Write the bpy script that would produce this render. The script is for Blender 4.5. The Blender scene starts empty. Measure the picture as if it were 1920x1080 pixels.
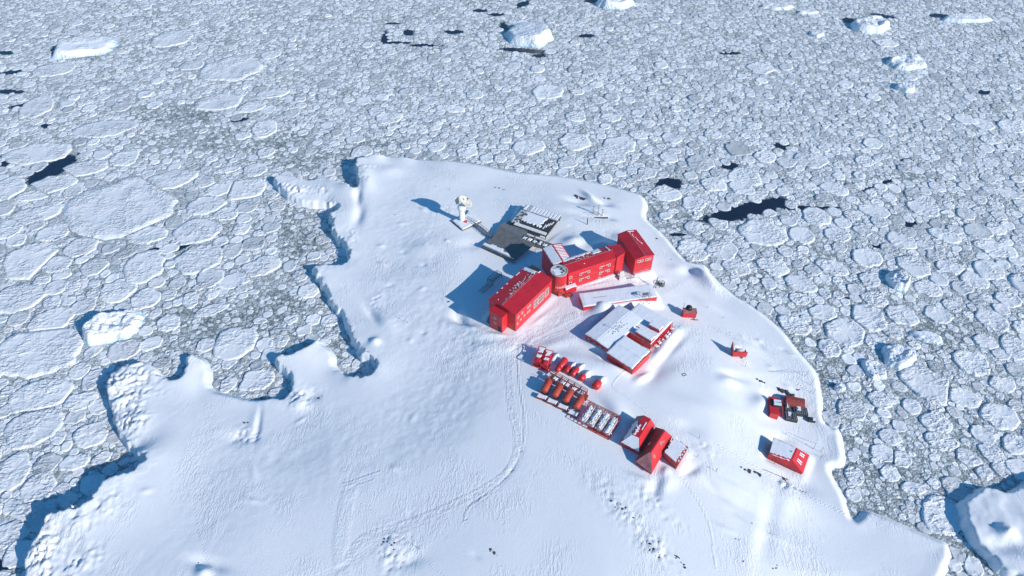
import bpy, math, random
import numpy as np
from mathutils import Vector, kdtree
random.seed(7); rng = np.random.default_rng(7)
C = bpy.context.scene.collection
PI = math.pi
# ---------------------------------------------------------------- camera, sky, sun
CAMH = 180.0; PITCH = math.radians(45.0); FPX = 1300.0      # focal length in pixels of a 1920 px wide frame
cam_d = bpy.data.cameras.new('camera'); cam = bpy.data.objects.new('camera', cam_d); C.objects.link(cam)
cam.location = (0, 0, CAMH); cam.rotation_euler = (PI/2 - PITCH, 0, 0)
cam_d.sensor_width = 36; cam_d.lens = 36*FPX/1920; cam_d.clip_start = 1; cam_d.clip_end = 20000
bpy.context.scene.camera = cam
SUN_EL = math.radians(27.0); SH_AZ = math.radians(145.0)    # shadows fall towards SH_AZ (from +x)
sdir = Vector((-math.cos(SH_AZ)*math.cos(SUN_EL), -math.sin(SH_AZ)*math.cos(SUN_EL), math.sin(SUN_EL)))
sl = bpy.data.lights.new('sun', 'SUN'); sl.energy = 4.9; sl.angle = math.radians(0.55); sl.color = (1.0, 0.955, 0.89)
so = bpy.data.objects.new('sun', sl); C.objects.link(so); so.rotation_euler = sdir.to_track_quat('Z', 'Y').to_euler()
w = bpy.data.worlds.new('World'); bpy.context.scene.world = w; w.use_nodes = True
nt = w.node_tree; bg = nt.nodes['Background']; sky = nt.nodes.new('ShaderNodeTexSky')
sky.sky_type = 'NISHITA'; sky.sun_disc = False; sky.sun_elevation = SUN_EL
sky.sun_rotation = math.atan2(sdir.x, sdir.y); sky.altitude = 50; sky.air_density = 1.1; sky.dust_density = 0.15; sky.ozone_density = 2.2
hsv = nt.nodes.new('ShaderNodeHueSaturation'); hsv.inputs['Saturation'].default_value = 1.55
nt.links.new(sky.outputs[0], hsv.inputs['Color']); nt.links.new(hsv.outputs[0], bg.inputs[0]); bg.inputs[1].default_value = 0.135
vs = bpy.context.scene.view_settings
vs.view_transform = 'Standard'; vs.look = 'None'; vs.gamma = 1; vs.exposure = 0.0

# ---------------------------------------------------------------- pixel <-> ground
cp, sp = math.cos(PITCH), math.sin(PITCH)
def U(px, py, z=0.0):
    a = (px-960)/FPX; b = -(py-540)/FPX
    dx, dy, dz = a, cp+b*sp, -sp+b*cp
    t = (CAMH-z)/-dz
    return np.array([dx*t, dy*t])
def topx(x, y, z=0.0):
    zc = y*cp+(CAMH-z)*sp; u = x/zc; v = (y*sp-(CAMH-z)*cp)/zc
    return 960+u*FPX, 540-v*FPX
def scale_at(py, z=0.0):                                    # metres per pixel across, and per pixel in depth
    y0 = U(960, py, z)[1]; zc = y0*cp+(CAMH-z)*sp
    return zc/FPX, (U(960, py-.5, z)[1]-U(960, py+.5, z)[1])

# ---------------------------------------------------------------- noise
def vnoise(x, y, seed=0):
    x = np.asarray(x, float); y = np.asarray(y, float)
    xi = np.floor(x).astype(np.int64); yi = np.floor(y).astype(np.int64)
    fx = x-xi; fy = y-yi; fx = fx*fx*fx*(fx*(fx*6-15)+10); fy = fy*fy*fy*(fy*(fy*6-15)+10)
    def h(a, b):
        n = (a*374761393+b*668265263+seed*974711) & 0xffffffff
        n = ((n ^ (n >> 13))*1274126177) & 0xffffffff
        n = (n ^ (n >> 16)) & 0xffffff
        return n/float(0xffffff)*2-1
    a = h(xi, yi); b = h(xi+1, yi); c = h(xi, yi+1); d = h(xi+1, yi+1)
    return (a*(1-fx)+b*fx)*(1-fy)+(c*(1-fx)+d*fx)*fy
def fbm(x, y, seed=0, o=4):
    s = 0; a = 1; t = 0
    for i in range(o):
        s = s+a*vnoise(x*2**i+i*17.3, y*2**i-i*9.1, seed+i); t += a; a *= .5
    return s/t
def sm(t): t = np.clip(t, 0, 1); return t*t*(3-2*t)

# ---------------------------------------------------------------- materials
M = {}
def mat(name, col, rough=.6, metal=0.0, bump=None, vary=0.0, vscale=1.0, spec=.5):
    m = bpy.data.materials.new(name); m.use_nodes = True; n = m.node_tree.nodes; l = m.node_tree.links
    p = n['Principled BSDF']; p.inputs['Base Color'].default_value = (*col, 1); p.inputs['Roughness'].default_value = rough
    p.inputs['Metallic'].default_value = metal; p.inputs['Specular IOR Level'].default_value = spec
    tc = n.new('ShaderNodeTexCoord')
    if vary:
        t = n.new('ShaderNodeTexNoise'); t.inputs['Scale'].default_value = vscale; t.inputs['Detail'].default_value = 6
        l.new(tc.outputs['Object'], t.inputs['Vector'])
        r = n.new('ShaderNodeMapRange'); r.inputs[1].default_value = .3; r.inputs[2].default_value = .7
        r.inputs[3].default_value = 1-vary; r.inputs[4].default_value = 1+vary
        l.new(t.outputs[0], r.inputs[0])
        x = n.new('ShaderNodeVectorMath'); x.operation = 'SCALE'; x.inputs[0].default_value = col
        l.new(r.outputs[0], x.inputs['Scale']); l.new(x.outputs[0], p.inputs['Base Color'])
    if bump:
        b = n.new('ShaderNodeBump'); b.inputs['Distance'].default_value = bump[1]; b.inputs['Strength'].default_value = 1
        t = n.new('ShaderNodeTexNoise'); t.inputs['Scale'].default_value = bump[0]; t.inputs['Detail'].default_value = 5
        l.new(tc.outputs['Object'], t.inputs['Vector']); l.new(t.outputs[0], b.inputs['Height']); l.new(b.outputs[0], p.inputs['Normal'])
    M[name] = m; return m
def panel_mat(name, col, pitch, rough=.45, vary=.16):              # painted sheet metal with standing seams
    m = mat(name, col, rough, vary=vary, vscale=.35); n = m.node_tree.nodes; l = m.node_tree.links; p = n['Principled BSDF']
    tc = [x for x in n if x.type == 'TEX_COORD'][0]
    wv = n.new('ShaderNodeTexWave'); wv.inputs['Scale'].default_value = 1/pitch/ (2*PI)*PI*2/6.28*2; wv.wave_profile = 'SIN'
    l.new(tc.outputs['Object'], wv.inputs['Vector'])
    pw = n.new('ShaderNodeMath'); pw.operation = 'POWER'; pw.inputs[1].default_value = 6; l.new(wv.outputs['Fac'], pw.inputs[0])
    b = n.new('ShaderNodeBump'); b.inputs['Distance'].default_value = .05; l.new(pw.outputs[0], b.inputs['Height']); l.new(b.outputs[0], p.inputs['Normal'])
    return m
mat('red', (.60, .022, .03), .42, vary=.12, vscale=.5)
panel_mat('red_panel', (.60, .02, .03), 1.2, vary=.22)
mat('red_roof_dim', (.48, .014, .028), .42, vary=.13, vscale=.4)  # same paint as the walls, darkened for the roof's weaker sunlight
mat('red_worn', (.40, .045, .035), .6, vary=.35, vscale=.8)
mat('red_dusted', (.42, .17, .175), .75, vary=.45, vscale=.6)
mat('rust', (.30, .045, .035), .6, vary=.3, vscale=1.5)  # rust red steelwork; also stands in for shade on dusted_hall's left slope
mat('orange', (.46, .06, .035), .5, vary=.2, vscale=.8)
mat('dark', (.03, .033, .04), .6, vary=.2)
mat('black', (.012, .013, .016), .6)
mat('steel', (.22, .23, .24), .5, .3, vary=.25, vscale=2)
mat('pale_steel', (.50, .51, .50), .55, .1, vary=.2, vscale=1.2)
mat('deck', (.13, .133, .135), .75, vary=.25, vscale=.6, bump=(3, .02))
mat('deck_dark', (.035, .036, .045), .7, vary=.25, vscale=.8)
mat('white', (.80, .80, .78), .45, vary=.05)
mat('cream', (.74, .70, .60), .5, vary=.05)
mat('frame_white', (.56, .48, .46), .5)
mat('glass', (.16, .07, .07), .15, spec=.6)
mat('rock', (.055, .055, .06), .9, vary=.5, vscale=1.5, bump=(2.5, .25))
mat('wood', (.25, .2, .15), .8, vary=.3)
mat('roof_snow', (.80, .82, .86), .75, bump=(.45, .16), spec=.2)

def snow_material(name, ice=False):
    m = bpy.data.materials.new(name); m.use_nodes = True; n = m.node_tree.nodes; l = m.node_tree.links
    p = n['Principled BSDF']; p.inputs['Roughness'].default_value = .7; p.inputs['Specular IOR Level'].default_value = .25
    tc = n.new('ShaderNodeTexCoord')
    def noise(sc, det=5, sy=1, rot=0, rough=.55):
        mp = n.new('ShaderNodeMapping'); mp.inputs['Scale'].default_value = (sc, sc*sy, sc); mp.inputs['Rotation'].default_value = (0, 0, rot)
        t = n.new('ShaderNodeTexNoise'); t.inputs['Scale'].default_value = 1; t.inputs['Detail'].default_value = det; t.inputs['Roughness'].default_value = rough
        l.new(tc.outputs['Object'], mp.inputs[0]); l.new(mp.outputs[0], t.inputs['Vector']); return t.outputs[0]
    def mth(op, a, b):
        x = n.new('ShaderNodeMath'); x.operation = op
        for i, v in enumerate((a, b)):
            if isinstance(v, (int, float)): x.inputs[i].default_value = v
            else: l.new(v, x.inputs[i])
        return x.outputs[0]
    big = noise(.03, 3); mid = noise(.35, 5)
    r = n.new('ShaderNodeValToRGB'); r.color_ramp.elements[0].position = .3; r.color_ramp.elements[1].position = .7
    r.color_ramp.elements[0].color = (.80, .815, .84, 1); r.color_ramp.elements[1].color = (.85, .857, .868, 1)
    l.new(mth('ADD', mth('MULTIPLY', big, .6), mth('MULTIPLY', mid, .4)), r.inputs[0])
    l.new(r.outputs[0], p.inputs['Base Color'])
    sas = noise(.55, 5, .25, math.radians(-35)); fine = noise(2.6, 6, 1, 0, .6)
    at = n.new('ShaderNodeAttribute'); at.attribute_name = 'rough'
    trk = noise(1.3, 4, 1, .3, .7)
    rdg = noise(.9, 4, .3, math.radians(-35), .6); rmk = noise(.07, 3)
    rdg = mth('MAXIMUM', mth('SUBTRACT', 1, mth('ABSOLUTE', mth('SUBTRACT', mth('MULTIPLY', rdg, 12.0), 6.0), 0)), 0); rmk = mth('MINIMUM', mth('MAXIMUM', mth('SUBTRACT', mth('MULTIPLY', rmk, 6.0), 2.9), 0), 1)
    hgt = mth('ADD', mth('MULTIPLY', sas, .05), mth('MULTIPLY', fine, .11)); hgt = mth('ADD', hgt, mth('MULTIPLY', mth('MULTIPLY', rdg, rmk), .16))
    hgt = mth('ADD', hgt, mth('MULTIPLY', mth('MULTIPLY', trk, at.outputs['Fac']), 1.0))
    b = n.new('ShaderNodeBump'); b.inputs['Distance'].default_value = .55; b.inputs['Strength'].default_value = .8
    l.new(hgt, b.inputs['Height']); l.new(b.outputs[0], p.inputs['Normal'])
    M[name] = m; return m
snow_material('snow')

def floe_material(name, berg=False):
    m = bpy.data.materials.new(name); m.use_nodes = True; n = m.node_tree.nodes; l = m.node_tree.links
    p = n['Principled BSDF']; p.inputs['Roughness'].default_value = .65; p.inputs['Specular IOR Level'].default_value = .3
    geo = n.new('ShaderNodeNewGeometry')
    at = n.new('ShaderNodeAttribute'); at.attribute_name = 'tone'
    t = n.new('ShaderNodeTexNoise'); t.inputs['Scale'].default_value = .5; t.inputs['Detail'].default_value = 6; l.new(geo.outputs['Position'], t.inputs['Vector'])
    a = n.new('ShaderNodeMath'); a.operation = 'MULTIPLY_ADD'; a.inputs[1].default_value = .35; l.new(t.outputs[0], a.inputs[0]); l.new(at.outputs['Fac'], a.inputs[2])
    r = n.new('ShaderNodeValToRGB'); e = r.color_ramp.elements
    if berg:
        e[0].position = .1; e[0].color = (.16, .46, .56, 1); e[1].position = .75; e[1].color = (.85, .87, .90, 1)  # teal waterline ice, saturated further to paint bluish shade into the faces
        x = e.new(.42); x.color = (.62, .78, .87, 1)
    else:
        e[0].position = .1; e[0].color = (.50, .53, .545, 1); e[1].position = .85; e[1].color = (.87, .88, .885, 1)
        x = e.new(.5); x.color = (.765, .78, .80, 1)
    l.new(a.outputs[0], r.inputs[0]); l.new(r.outputs[0], p.inputs['Base Color'])
    def M2(op, a_, b_, c_=None):
        x_ = n.new('ShaderNodeMath'); x_.operation = op
        for i_, v_ in enumerate((a_, b_, c_)):
            if v_ is None: continue
            if isinstance(v_, (int, float)): x_.inputs[i_].default_value = v_
            else: l.new(v_, x_.inputs[i_])
        return x_.outputs[0]
    def NZ(sc, det, rough, rot=.6, st=1.9):
        t1 = n.new('ShaderNodeTexNoise'); t1.inputs['Scale'].default_value = sc; t1.inputs['Detail'].default_value = det; t1.inputs['Roughness'].default_value = rough
        mp = n.new('ShaderNodeMapping'); mp.inputs['Rotation'].default_value = (0, 0, rot); mp.inputs['Scale'].default_value = (1, st, 1)
        l.new(geo.outputs['Position'], mp.inputs[0]); l.new(mp.outputs[0], t1.inputs['Vector']); return t1.outputs[0]
    def ridge(x_, p_): return M2('POWER', M2('SUBTRACT', 1, M2('ABSOLUTE', M2('MULTIPLY_ADD', x_, 6.0, -3.0), 0)), p_)
    cl_ = lambda x_: M2('MAXIMUM', x_, 0)
    r1 = cl_(M2('SUBTRACT', 1, M2('ABSOLUTE', M2('MULTIPLY_ADD', NZ(.20, 3, .5), 9.0, -4.5), 0)))
    r2 = cl_(M2('SUBTRACT', 1, M2('ABSOLUTE', M2('MULTIPLY_ADD', NZ(.45, 4, .55, -.5, 1.6), 7.0, -3.5), 0)))
    msk = cl_(M2('MULTIPLY_ADD', NZ(.11, 3, .5, 0, 1), 5.0, -2.0))
    hh_ = M2('MULTIPLY', M2('MINIMUM', msk, 1.3), M2('ADD', M2('MULTIPLY', r1, .8), M2('MULTIPLY', r2, .6)))
    ad = n.new('ShaderNodeMath'); ad.operation = 'ADD'; l.new(hh_, ad.inputs[0]); l.new(M2('MULTIPLY', NZ(1.1, 6, .65, 0, 1), .35), ad.inputs[1])
    b = n.new('ShaderNodeBump'); b.inputs['Distance'].default_value = .55 if not berg else .7; b.inputs['Strength'].default_value = .75
    l.new(ad.outputs[0], b.inputs['Height']); l.new(b.outputs[0], p.inputs['Normal'])
    M[name] = m
floe_material('floe'); floe_material('berg', True)

def water_material():
    m = bpy.data.materials.new('water'); m.use_nodes = True; n = m.node_tree.nodes; l = m.node_tree.links
    p = n['Principled BSDF']; geo = n.new('ShaderNodeNewGeometry'); pos = geo.outputs['Position']
    def math_(op, a, b=None, c=None):
        x = n.new('ShaderNodeMath'); x.operation = op
        for i, v in enumerate((a, b, c)):
            if v is None: continue
            if isinstance(v, (int, float)): x.inputs[i].default_value = v
            else: l.new(v, x.inputs[i])
        return x.outputs[0]
    def nz(sc, det=4, rough=.6):
        t = n.new('ShaderNodeTexNoise'); t.inputs['Scale'].default_value = sc; t.inputs['Detail'].default_value = det; t.inputs['Roughness'].default_value = rough
        l.new(pos, t.inputs['Vector']); return t.outputs[0]
    v1 = n.new('ShaderNodeTexVoronoi'); v1.inputs['Scale'].default_value = 1.5; l.new(pos, v1.inputs['Vector'])
    v2 = n.new('ShaderNodeTexVoronoi'); v2.inputs['Scale'].default_value = .62; l.new(pos, v2.inputs['Vector'])
    f1 = nz(2.5, 6, .75); f2 = nz(.35, 4); f3 = nz(.045, 3)
    # lumps of brash: random brightness of each fragment, darker between them
    rc = n.new('ShaderNodeSeparateColor'); l.new(v1.outputs['Color'], rc.inputs[0])
    rc2 = n.new('ShaderNodeSeparateColor'); l.new(v2.outputs['Color'], rc2.inputs[0])
    s = math_('MULTIPLY_ADD', math_('POWER', rc.outputs[0], 2.5), .42, math_('MULTIPLY', f1, .42))
    chip = math_('MULTIPLY', math_('GREATER_THAN', rc2.outputs[0], .72), math_('LESS_THAN', v2.outputs['Distance'], .42))
    s = math_('MULTIPLY_ADD', chip, .35, math_('ADD', s, .04))
    s = math_('ADD', s, math_('MULTIPLY_ADD', v1.outputs['Distance'], -.22, .0))
    s = math_('ADD', s, math_('MULTIPLY_ADD', f2, .35, -.17))
    s = math_('ADD', s, math_('MULTIPLY_ADD', f3, .5, -.25))
    sa_ = n.new('ShaderNodeAttribute'); sa_.attribute_name = 'slush'; s = math_('SUBTRACT', s, math_('MULTIPLY', sa_.outputs['Fac'], .09))
    r = n.new('ShaderNodeValToRGB'); e = r.color_ramp.elements
    e[0].position = .0; e[0].color = (.15, .19, .20, 1); e[1].position = .80; e[1].color = (.76, .79, .82, 1)
    x = e.new(.22); x.color = (.44, .485, .48, 1); x = e.new(.42); x.color = (.62, .645, .64, 1)
    l.new(s, r.inputs[0])
    at = n.new('ShaderNodeAttribute'); at.attribute_name = 'open'
    om = math_('ADD', at.outputs['Fac'], math_('MULTIPLY_ADD', nz(.5, 7, .7), .9, -.45))
    om = math_('MULTIPLY', math_('SUBTRACT', om, .5), 9.0); 
    cl = n.new('ShaderNodeClamp'); l.new(om, cl.inputs[0]); om = cl.outputs[0]
    mx = n.new('ShaderNodeMix'); mx.data_type = 'RGBA'; l.new(om, mx.inputs['Factor']); l.new(r.outputs[0], mx.inputs['A']); mx.inputs['B'].default_value = (.006, .018, .045, 1)
    l.new(mx.outputs['Result'], p.inputs['Base Color'])
    ro = math_('MULTIPLY_ADD', om, -.62, .8); l.new(ro, p.inputs['Roughness']); p.inputs['Specular IOR Level'].default_value = .3
    hh = math_('MULTIPLY', math_('SUBTRACT', 1, om), math_('ADD', s, math_('MULTIPLY', v1.outputs['Distance'], -.5)))
    b = n.new('ShaderNodeBump'); b.inputs['Distance'].default_value = .35; b.inputs['Strength'].default_value = .8
    l.new(hh, b.inputs['Height']); l.new(b.outputs[0], p.inputs['Normal'])
    M['water'] = m
water_material()

# ---------------------------------------------------------------- object helpers
def tag(o, label=None, cat=None, group=None, kind=None):
    if label: o['label'] = label
    if cat: o['category'] = cat
    if group: o['group'] = group
    if kind: o['kind'] = kind
    return o
def link(o, parent=None):
    C.objects.link(o)
    if parent: o.parent = parent
    return o
def thing(name, label, cat, loc, rz=0, group=None):
    o = bpy.data.objects.new(name, None); o.empty_display_size = .5; link(o)
    o.location = (float(loc[0]), float(loc[1]), float(loc[2])); o.rotation_euler = (0, 0, rz)
    return tag(o, label, cat, group)
def mesh_np(name, V, tris=None, quads=None, material=None, parent=None, smooth=False, attrs=None):
    me = bpy.data.meshes.new(name); V = np.asarray(V, dtype=np.float32)
    tris = np.zeros((0, 3), int) if tris is None else np.asarray(tris); quads = np.zeros((0, 4), int) if quads is None else np.asarray(quads)
    me.vertices.add(len(V)); me.vertices.foreach_set('co', V.ravel())
    idx = np.concatenate([tris.ravel(), quads.ravel()]).astype(np.int32)
    me.loops.add(len(idx)); me.loops.foreach_set('vertex_index', idx)
    nf = len(tris)+len(quads); me.polygons.add(nf)
    st = np.concatenate([np.arange(len(tris))*3, len(tris)*3+np.arange(len(quads))*4]).astype(np.int32)
    me.polygons.foreach_set('loop_start', st)
    me.polygons.foreach_set('loop_total', np.concatenate([np.full(len(tris), 3), np.full(len(quads), 4)]).astype(np.int32))
    me.update(calc_edges=True)
    if smooth: me.polygons.foreach_set('use_smooth', np.ones(nf, bool))
    for k, v in (attrs or {}).items():
        a = me.attributes.new(k, 'FLOAT', 'POINT'); a.data.foreach_set('value', np.asarray(v, np.float32))
    if material: me.materials.append(M[material])
    o = bpy.data.objects.new(name, me); link(o, parent); return o
class MB:
    def __init__(s): s.v = []; s.f = []
    def add(s, vs_, fs):
        b = len(s.v); s.v += [tuple(map(float, q)) for q in vs_]; s.f += [tuple(b+i for i in f) for f in fs]; return s
    def box(s, x0, x1, y0, y1, z0, z1):
        return s.hexa([(x0, y0), (x1, y0), (x1, y1), (x0, y1)], z0, z1)
    def hexa(s, q, z0, z1):                                 # vertical prism over a polygon
        n = len(q); return s.add([(x, y, z0) for x, y in q]+[(x, y, z1) for x, y in q],
            [tuple(range(n-1, -1, -1)), tuple(range(n, 2*n))]+[(i, (i+1) % n, n+(i+1) % n, n+i) for i in range(n)])
    def loft(s, q0, q1):                                    # two rings of equal length
        n = len(q0); return s.add(list(q0)+list(q1), [tuple(range(n-1, -1, -1)), tuple(range(n, 2*n))]+[(i, (i+1) % n, n+(i+1) % n, n+i) for i in range(n)])
    def cyl(s, p, q, r, r2=None, n=10):
        p = Vector(p); q = Vector(q); d = (q-p).normalized(); r2 = r if r2 is None else r2
        u = d.orthogonal().normalized(); v = d.cross(u)
        R = lambda c, rr: [c+(u*math.cos(2*PI*i/n)+v*math.sin(2*PI*i/n))*rr for i in range(n)]
        return s.loft(R(p, r), R(q, r2))
    def rings(s, axis_pts, radii, n=16):                    # surface of revolution along a straight axis
        p = Vector(axis_pts[0]); d = (Vector(axis_pts[-1])-p).normalized(); u = d.orthogonal().normalized(); v = d.cross(u); b = len(s.v)
        for c, r in zip(axis_pts, radii):
            c = Vector(c)
            for i in range(n): s.v.append(tuple(c+(u*math.cos(2*PI*i/n)+v*math.sin(2*PI*i/n))*max(r, .001)))
        for k in range(len(radii)-1):
            for i in range(n): s.f.append((b+k*n+i, b+k*n+(i+1) % n, b+(k+1)*n+(i+1) % n, b+(k+1)*n+i))
        s.f.append(tuple(b+i for i in range(n-1, -1, -1))); s.f.append(tuple(b+(len(radii)-1)*n+i for i in range(n))); return s
    def beam(s, p, q, t=.08): return s.cyl(p, q, t, n=4)
    def build(s, name, material, parent=None, smooth=False):
        me = bpy.data.meshes.new(name); me.from_pydata(s.v, [], s.f); me.materials.append(M[material]); me.update()
        if smooth: me.polygons.foreach_set('use_smooth', [True]*len(me.polygons))
        o = bpy.data.objects.new(name, me); return link(o, parent)

# ---------------------------------------------------------------- coast of the island (pixel, edge height in metres)
coast_px = [(-60,1300,4),(10,1160,4),(38,1085,4),(44,1040,5),(62,1012,6),(72,985,6.5),(88,962,6.5),(112,946,7),(150,930,7),(182,905,7),(218,884,7),(262,862,6),
 (243,843,3),(224,820,3),(212,790,3.5),(202,760,4),(193,730,4.5),(200,705,4.5),(222,690,4),(250,677,3.5),(285,680,3),(303,701,3),(325,703,3),(341,690,3),(341,670,3.5),(358,658,3),(383,668,2.2),
 (397,692,1.6),(397,722,1.6),(430,732,2),(455,738,2),(480,742,2),(510,739,2.5),(533,738,3),(538,716,3.2),(522,692,3.2),(506,668,3.6),(530,656,3.8),(560,650,3.5),(590,632,3),(615,645,2),(631,665,1.6),
 (632,683,1.6),(650,695,2.5),(668,703,3.5),(688,700,4),(708,682,4.5),(685,664,4.5),(656,642,4),(645,616,3.5),(640,600,3),(625,578,3),(612,555,3),(603,530,3.5),(584,506,4),(590,493,3.5),
 (645,492,3.5),(650,470,4),(636,446,4),(626,420,4.5),(612,400,4.5),(628,386,4),(600,384,2.5),(562,380,2.5),(536,364,3),(520,344,3.5),(514,331,3.5),(545,326,3),(580,333,3),(605,330,3),(640,335,3.5),
 (662,345,5),(664,322,5.5),(667,296,5.5),(692,290,5),(740,291,2.5),(800,296,1.2),(880,302,1),(960,318,1),(1040,325,1),(1100,335,1),(1150,347,1),(1202,362,1),(1216,382,1),(1213,405,1),(1240,432,1),(1268,462,1.2),
 (1290,484,1.8),(1324,490,1.8),(1345,520,1),(1382,552,1),(1430,583,1),(1470,618,1),(1502,658,1),(1536,697,1),(1545,740,1),(1551,790,1.3),(1578,800,1.2),(1588,850,1.2),(1583,872,1.2),(1563,878,1.2),(1572,902,1.2),
 (1590,935,1.2),(1602,968,1.2),(1625,950,1.5),(1680,970,1.5),(1740,996,1.5),(1780,1012,1.6),(1791,1040,1.6),(1778,1080,1.6),(1740,1140,1.6),(1700,1300,2)]
cw = np.array([[*U(a, b, h), h] for a, b, h in coast_px])
cw = np.vstack([cw, [[110, -30, 6], [-60, -30, 6]]])
# Catmull-Rom refinement of the outline
def refine(P, n=4):
    out = []; N = len(P)
    for i in range(N):
        p0, p1, p2, p3 = P[i-1], P[i], P[(i+1) % N], P[(i+2) % N]
        for k in range(n):
            t = k/n; out.append(.5*((2*p1)+(-p0+p2)*t+(2*p0-5*p1+4*p2-p3)*t*t+(-p0+3*p1-3*p2+p3)*t**3))
    return np.array(out)
coast = refine(cw, 3)
def sdist(X, Y, P):                                         # + inside
    x = X.ravel(); y = Y.ravel(); best = np.full(x.shape, 1e18); ins = np.zeros(x.shape, bool); N = len(P)
    for i in range(N):
        ax, ay = P[i][:2]; bx, by = P[(i+1) % N][:2]; dx, dy = bx-ax, by-ay; L = dx*dx+dy*dy+1e-12
        t = np.clip(((x-ax)*dx+(y-ay)*dy)/L, 0, 1); d = (x-ax-t*dx)**2+(y-ay-t*dy)**2; best = np.minimum(best, d)
        if ay != by: ins ^= ((ay > y) != (by > y)) & (x < dx*(y-ay)/(by-ay)+ax)
    d = np.sqrt(best); return np.where(ins, d, -d).reshape(X.shape)

# ---------------------------------------------------------------- island terrain
GS = .5; gx = np.arange(-160, 135, GS); gy = np.arange(28, 272, GS)
GX, GY = np.meshgrid(gx, gy)
SD = sdist(GX, GY, coast)
num = np.zeros_like(GX); den = np.zeros_like(GX)
for q in cw:
    ww = 1/((GX-q[0])**2+(GY-q[1])**2+4)**1.6; num += ww*q[2]; den += ww
HE = num/den
KH = .86
ctrl = [(300,770,5.6),(480,800,5.8),(700,800,6.6),(900,800,8.6),(200,980,6.8),(500,1000,7.6),(800,1000,9.4),(1000,1000,10.2),(1150,1075,10.2),(1300,1000,8),(1420,930,6.5),(1600,1030,2.6),(1500,850,5),(1480,780,5.5),
 (1380,680,7.5),(1250,880,9.6),(1200,800,9.9),(1050,760,9.8),(960,620,8.8),(850,650,8.4),(750,600,7),(700,450,6.5),(850,400,6.5),(1000,330,3.5),(1130,380,4),(1180,480,7),(1060,600,9.5),(1180,640,9),(1300,600,6.5),
 (1290,500,3.5),(1420,620,4),(590,355,3.5),(710,320,5.5),(600,690,4.2),(350,700,3.5),(560,700,5),(640,1200,8.5),(1200,1250,9.5),(200,1200,8),(980,450,7)]
cc = np.array([[*U(a, b, h*KH), h*KH] for a, b, h in ctrl])
def tps(P, X, Y):
    n = len(P); r = np.hypot(P[:, None, 0]-P[None, :, 0], P[:, None, 1]-P[None, :, 1]); K = r*r*np.log(r+1e-9)+np.eye(n)*60
    A = np.zeros((n+3, n+3)); A[:n, :n] = K; A[:n, n] = 1; A[:n, n+1:] = P[:, :2]; A[n, :n] = 1; A[n+1:, :n] = P[:, :2].T
    s = np.linalg.solve(A, np.concatenate([P[:, 2], [0, 0, 0]])); o = s[n]+s[n+1]*X+s[n+2]*Y
    for i in range(n):
        r = np.hypot(X-P[i, 0], Y-P[i, 1]); o = o+s[i]*r*r*np.log(r+1e-9)
    return o
BASE = tps(cc, GX, GY)
nz1 = fbm(GX/9, GY/9, 3, 4); nz2 = fbm(GX/2.6, GY/2.6, 11, 4)
rough_c = sm((HE-1.6)/2.5)                                  # high coasts are ragged ice feet, low ones are smooth
SDn = SD+nz2*(.2+1.2*rough_c)+fbm(GX/1.3, GY/1.3, 71, 3)*(.1+.9*rough_c)+nz1*(.3+1.5*rough_c)
cliffw = 1.3+1.2*(1-rough_c)
TZ = HE*sm(SDn/cliffw)
TZ = TZ+(BASE-HE)*sm((SDn-1)/(46-10*(1-rough_c)))
TZ = TZ*(SDn > 0)+np.minimum(SDn, 0)*1.2
inner = sm(SDn/6)
TZ += inner*(fbm(GX/38, GY/38, 21, 2)*.8+fbm((GX*.82+GY*.57)/7, (-GX*.57+GY*.82)/20, 31, 3)*.05+fbm(GX/3.0, GY/3.0, 5, 3)*.008)
ROUGH = np.zeros_like(TZ)
def local(px, py, z, rx, ry, ang=0):
    q = U(px, py, z); ca, sa = math.cos(math.radians(ang)), math.sin(math.radians(ang))
    x = (GX-q[0])*ca+(GY-q[1])*sa; y = -(GX-q[0])*sa+(GY-q[1])*ca
    return x/rx, y/ry
def bump_at(px, py, z, rx, ry, ang, amp):
    global TZ
    x, y = local(px, py, z, rx, ry, ang); TZ = TZ+amp*np.exp(-(x*x+y*y))*inner
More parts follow.
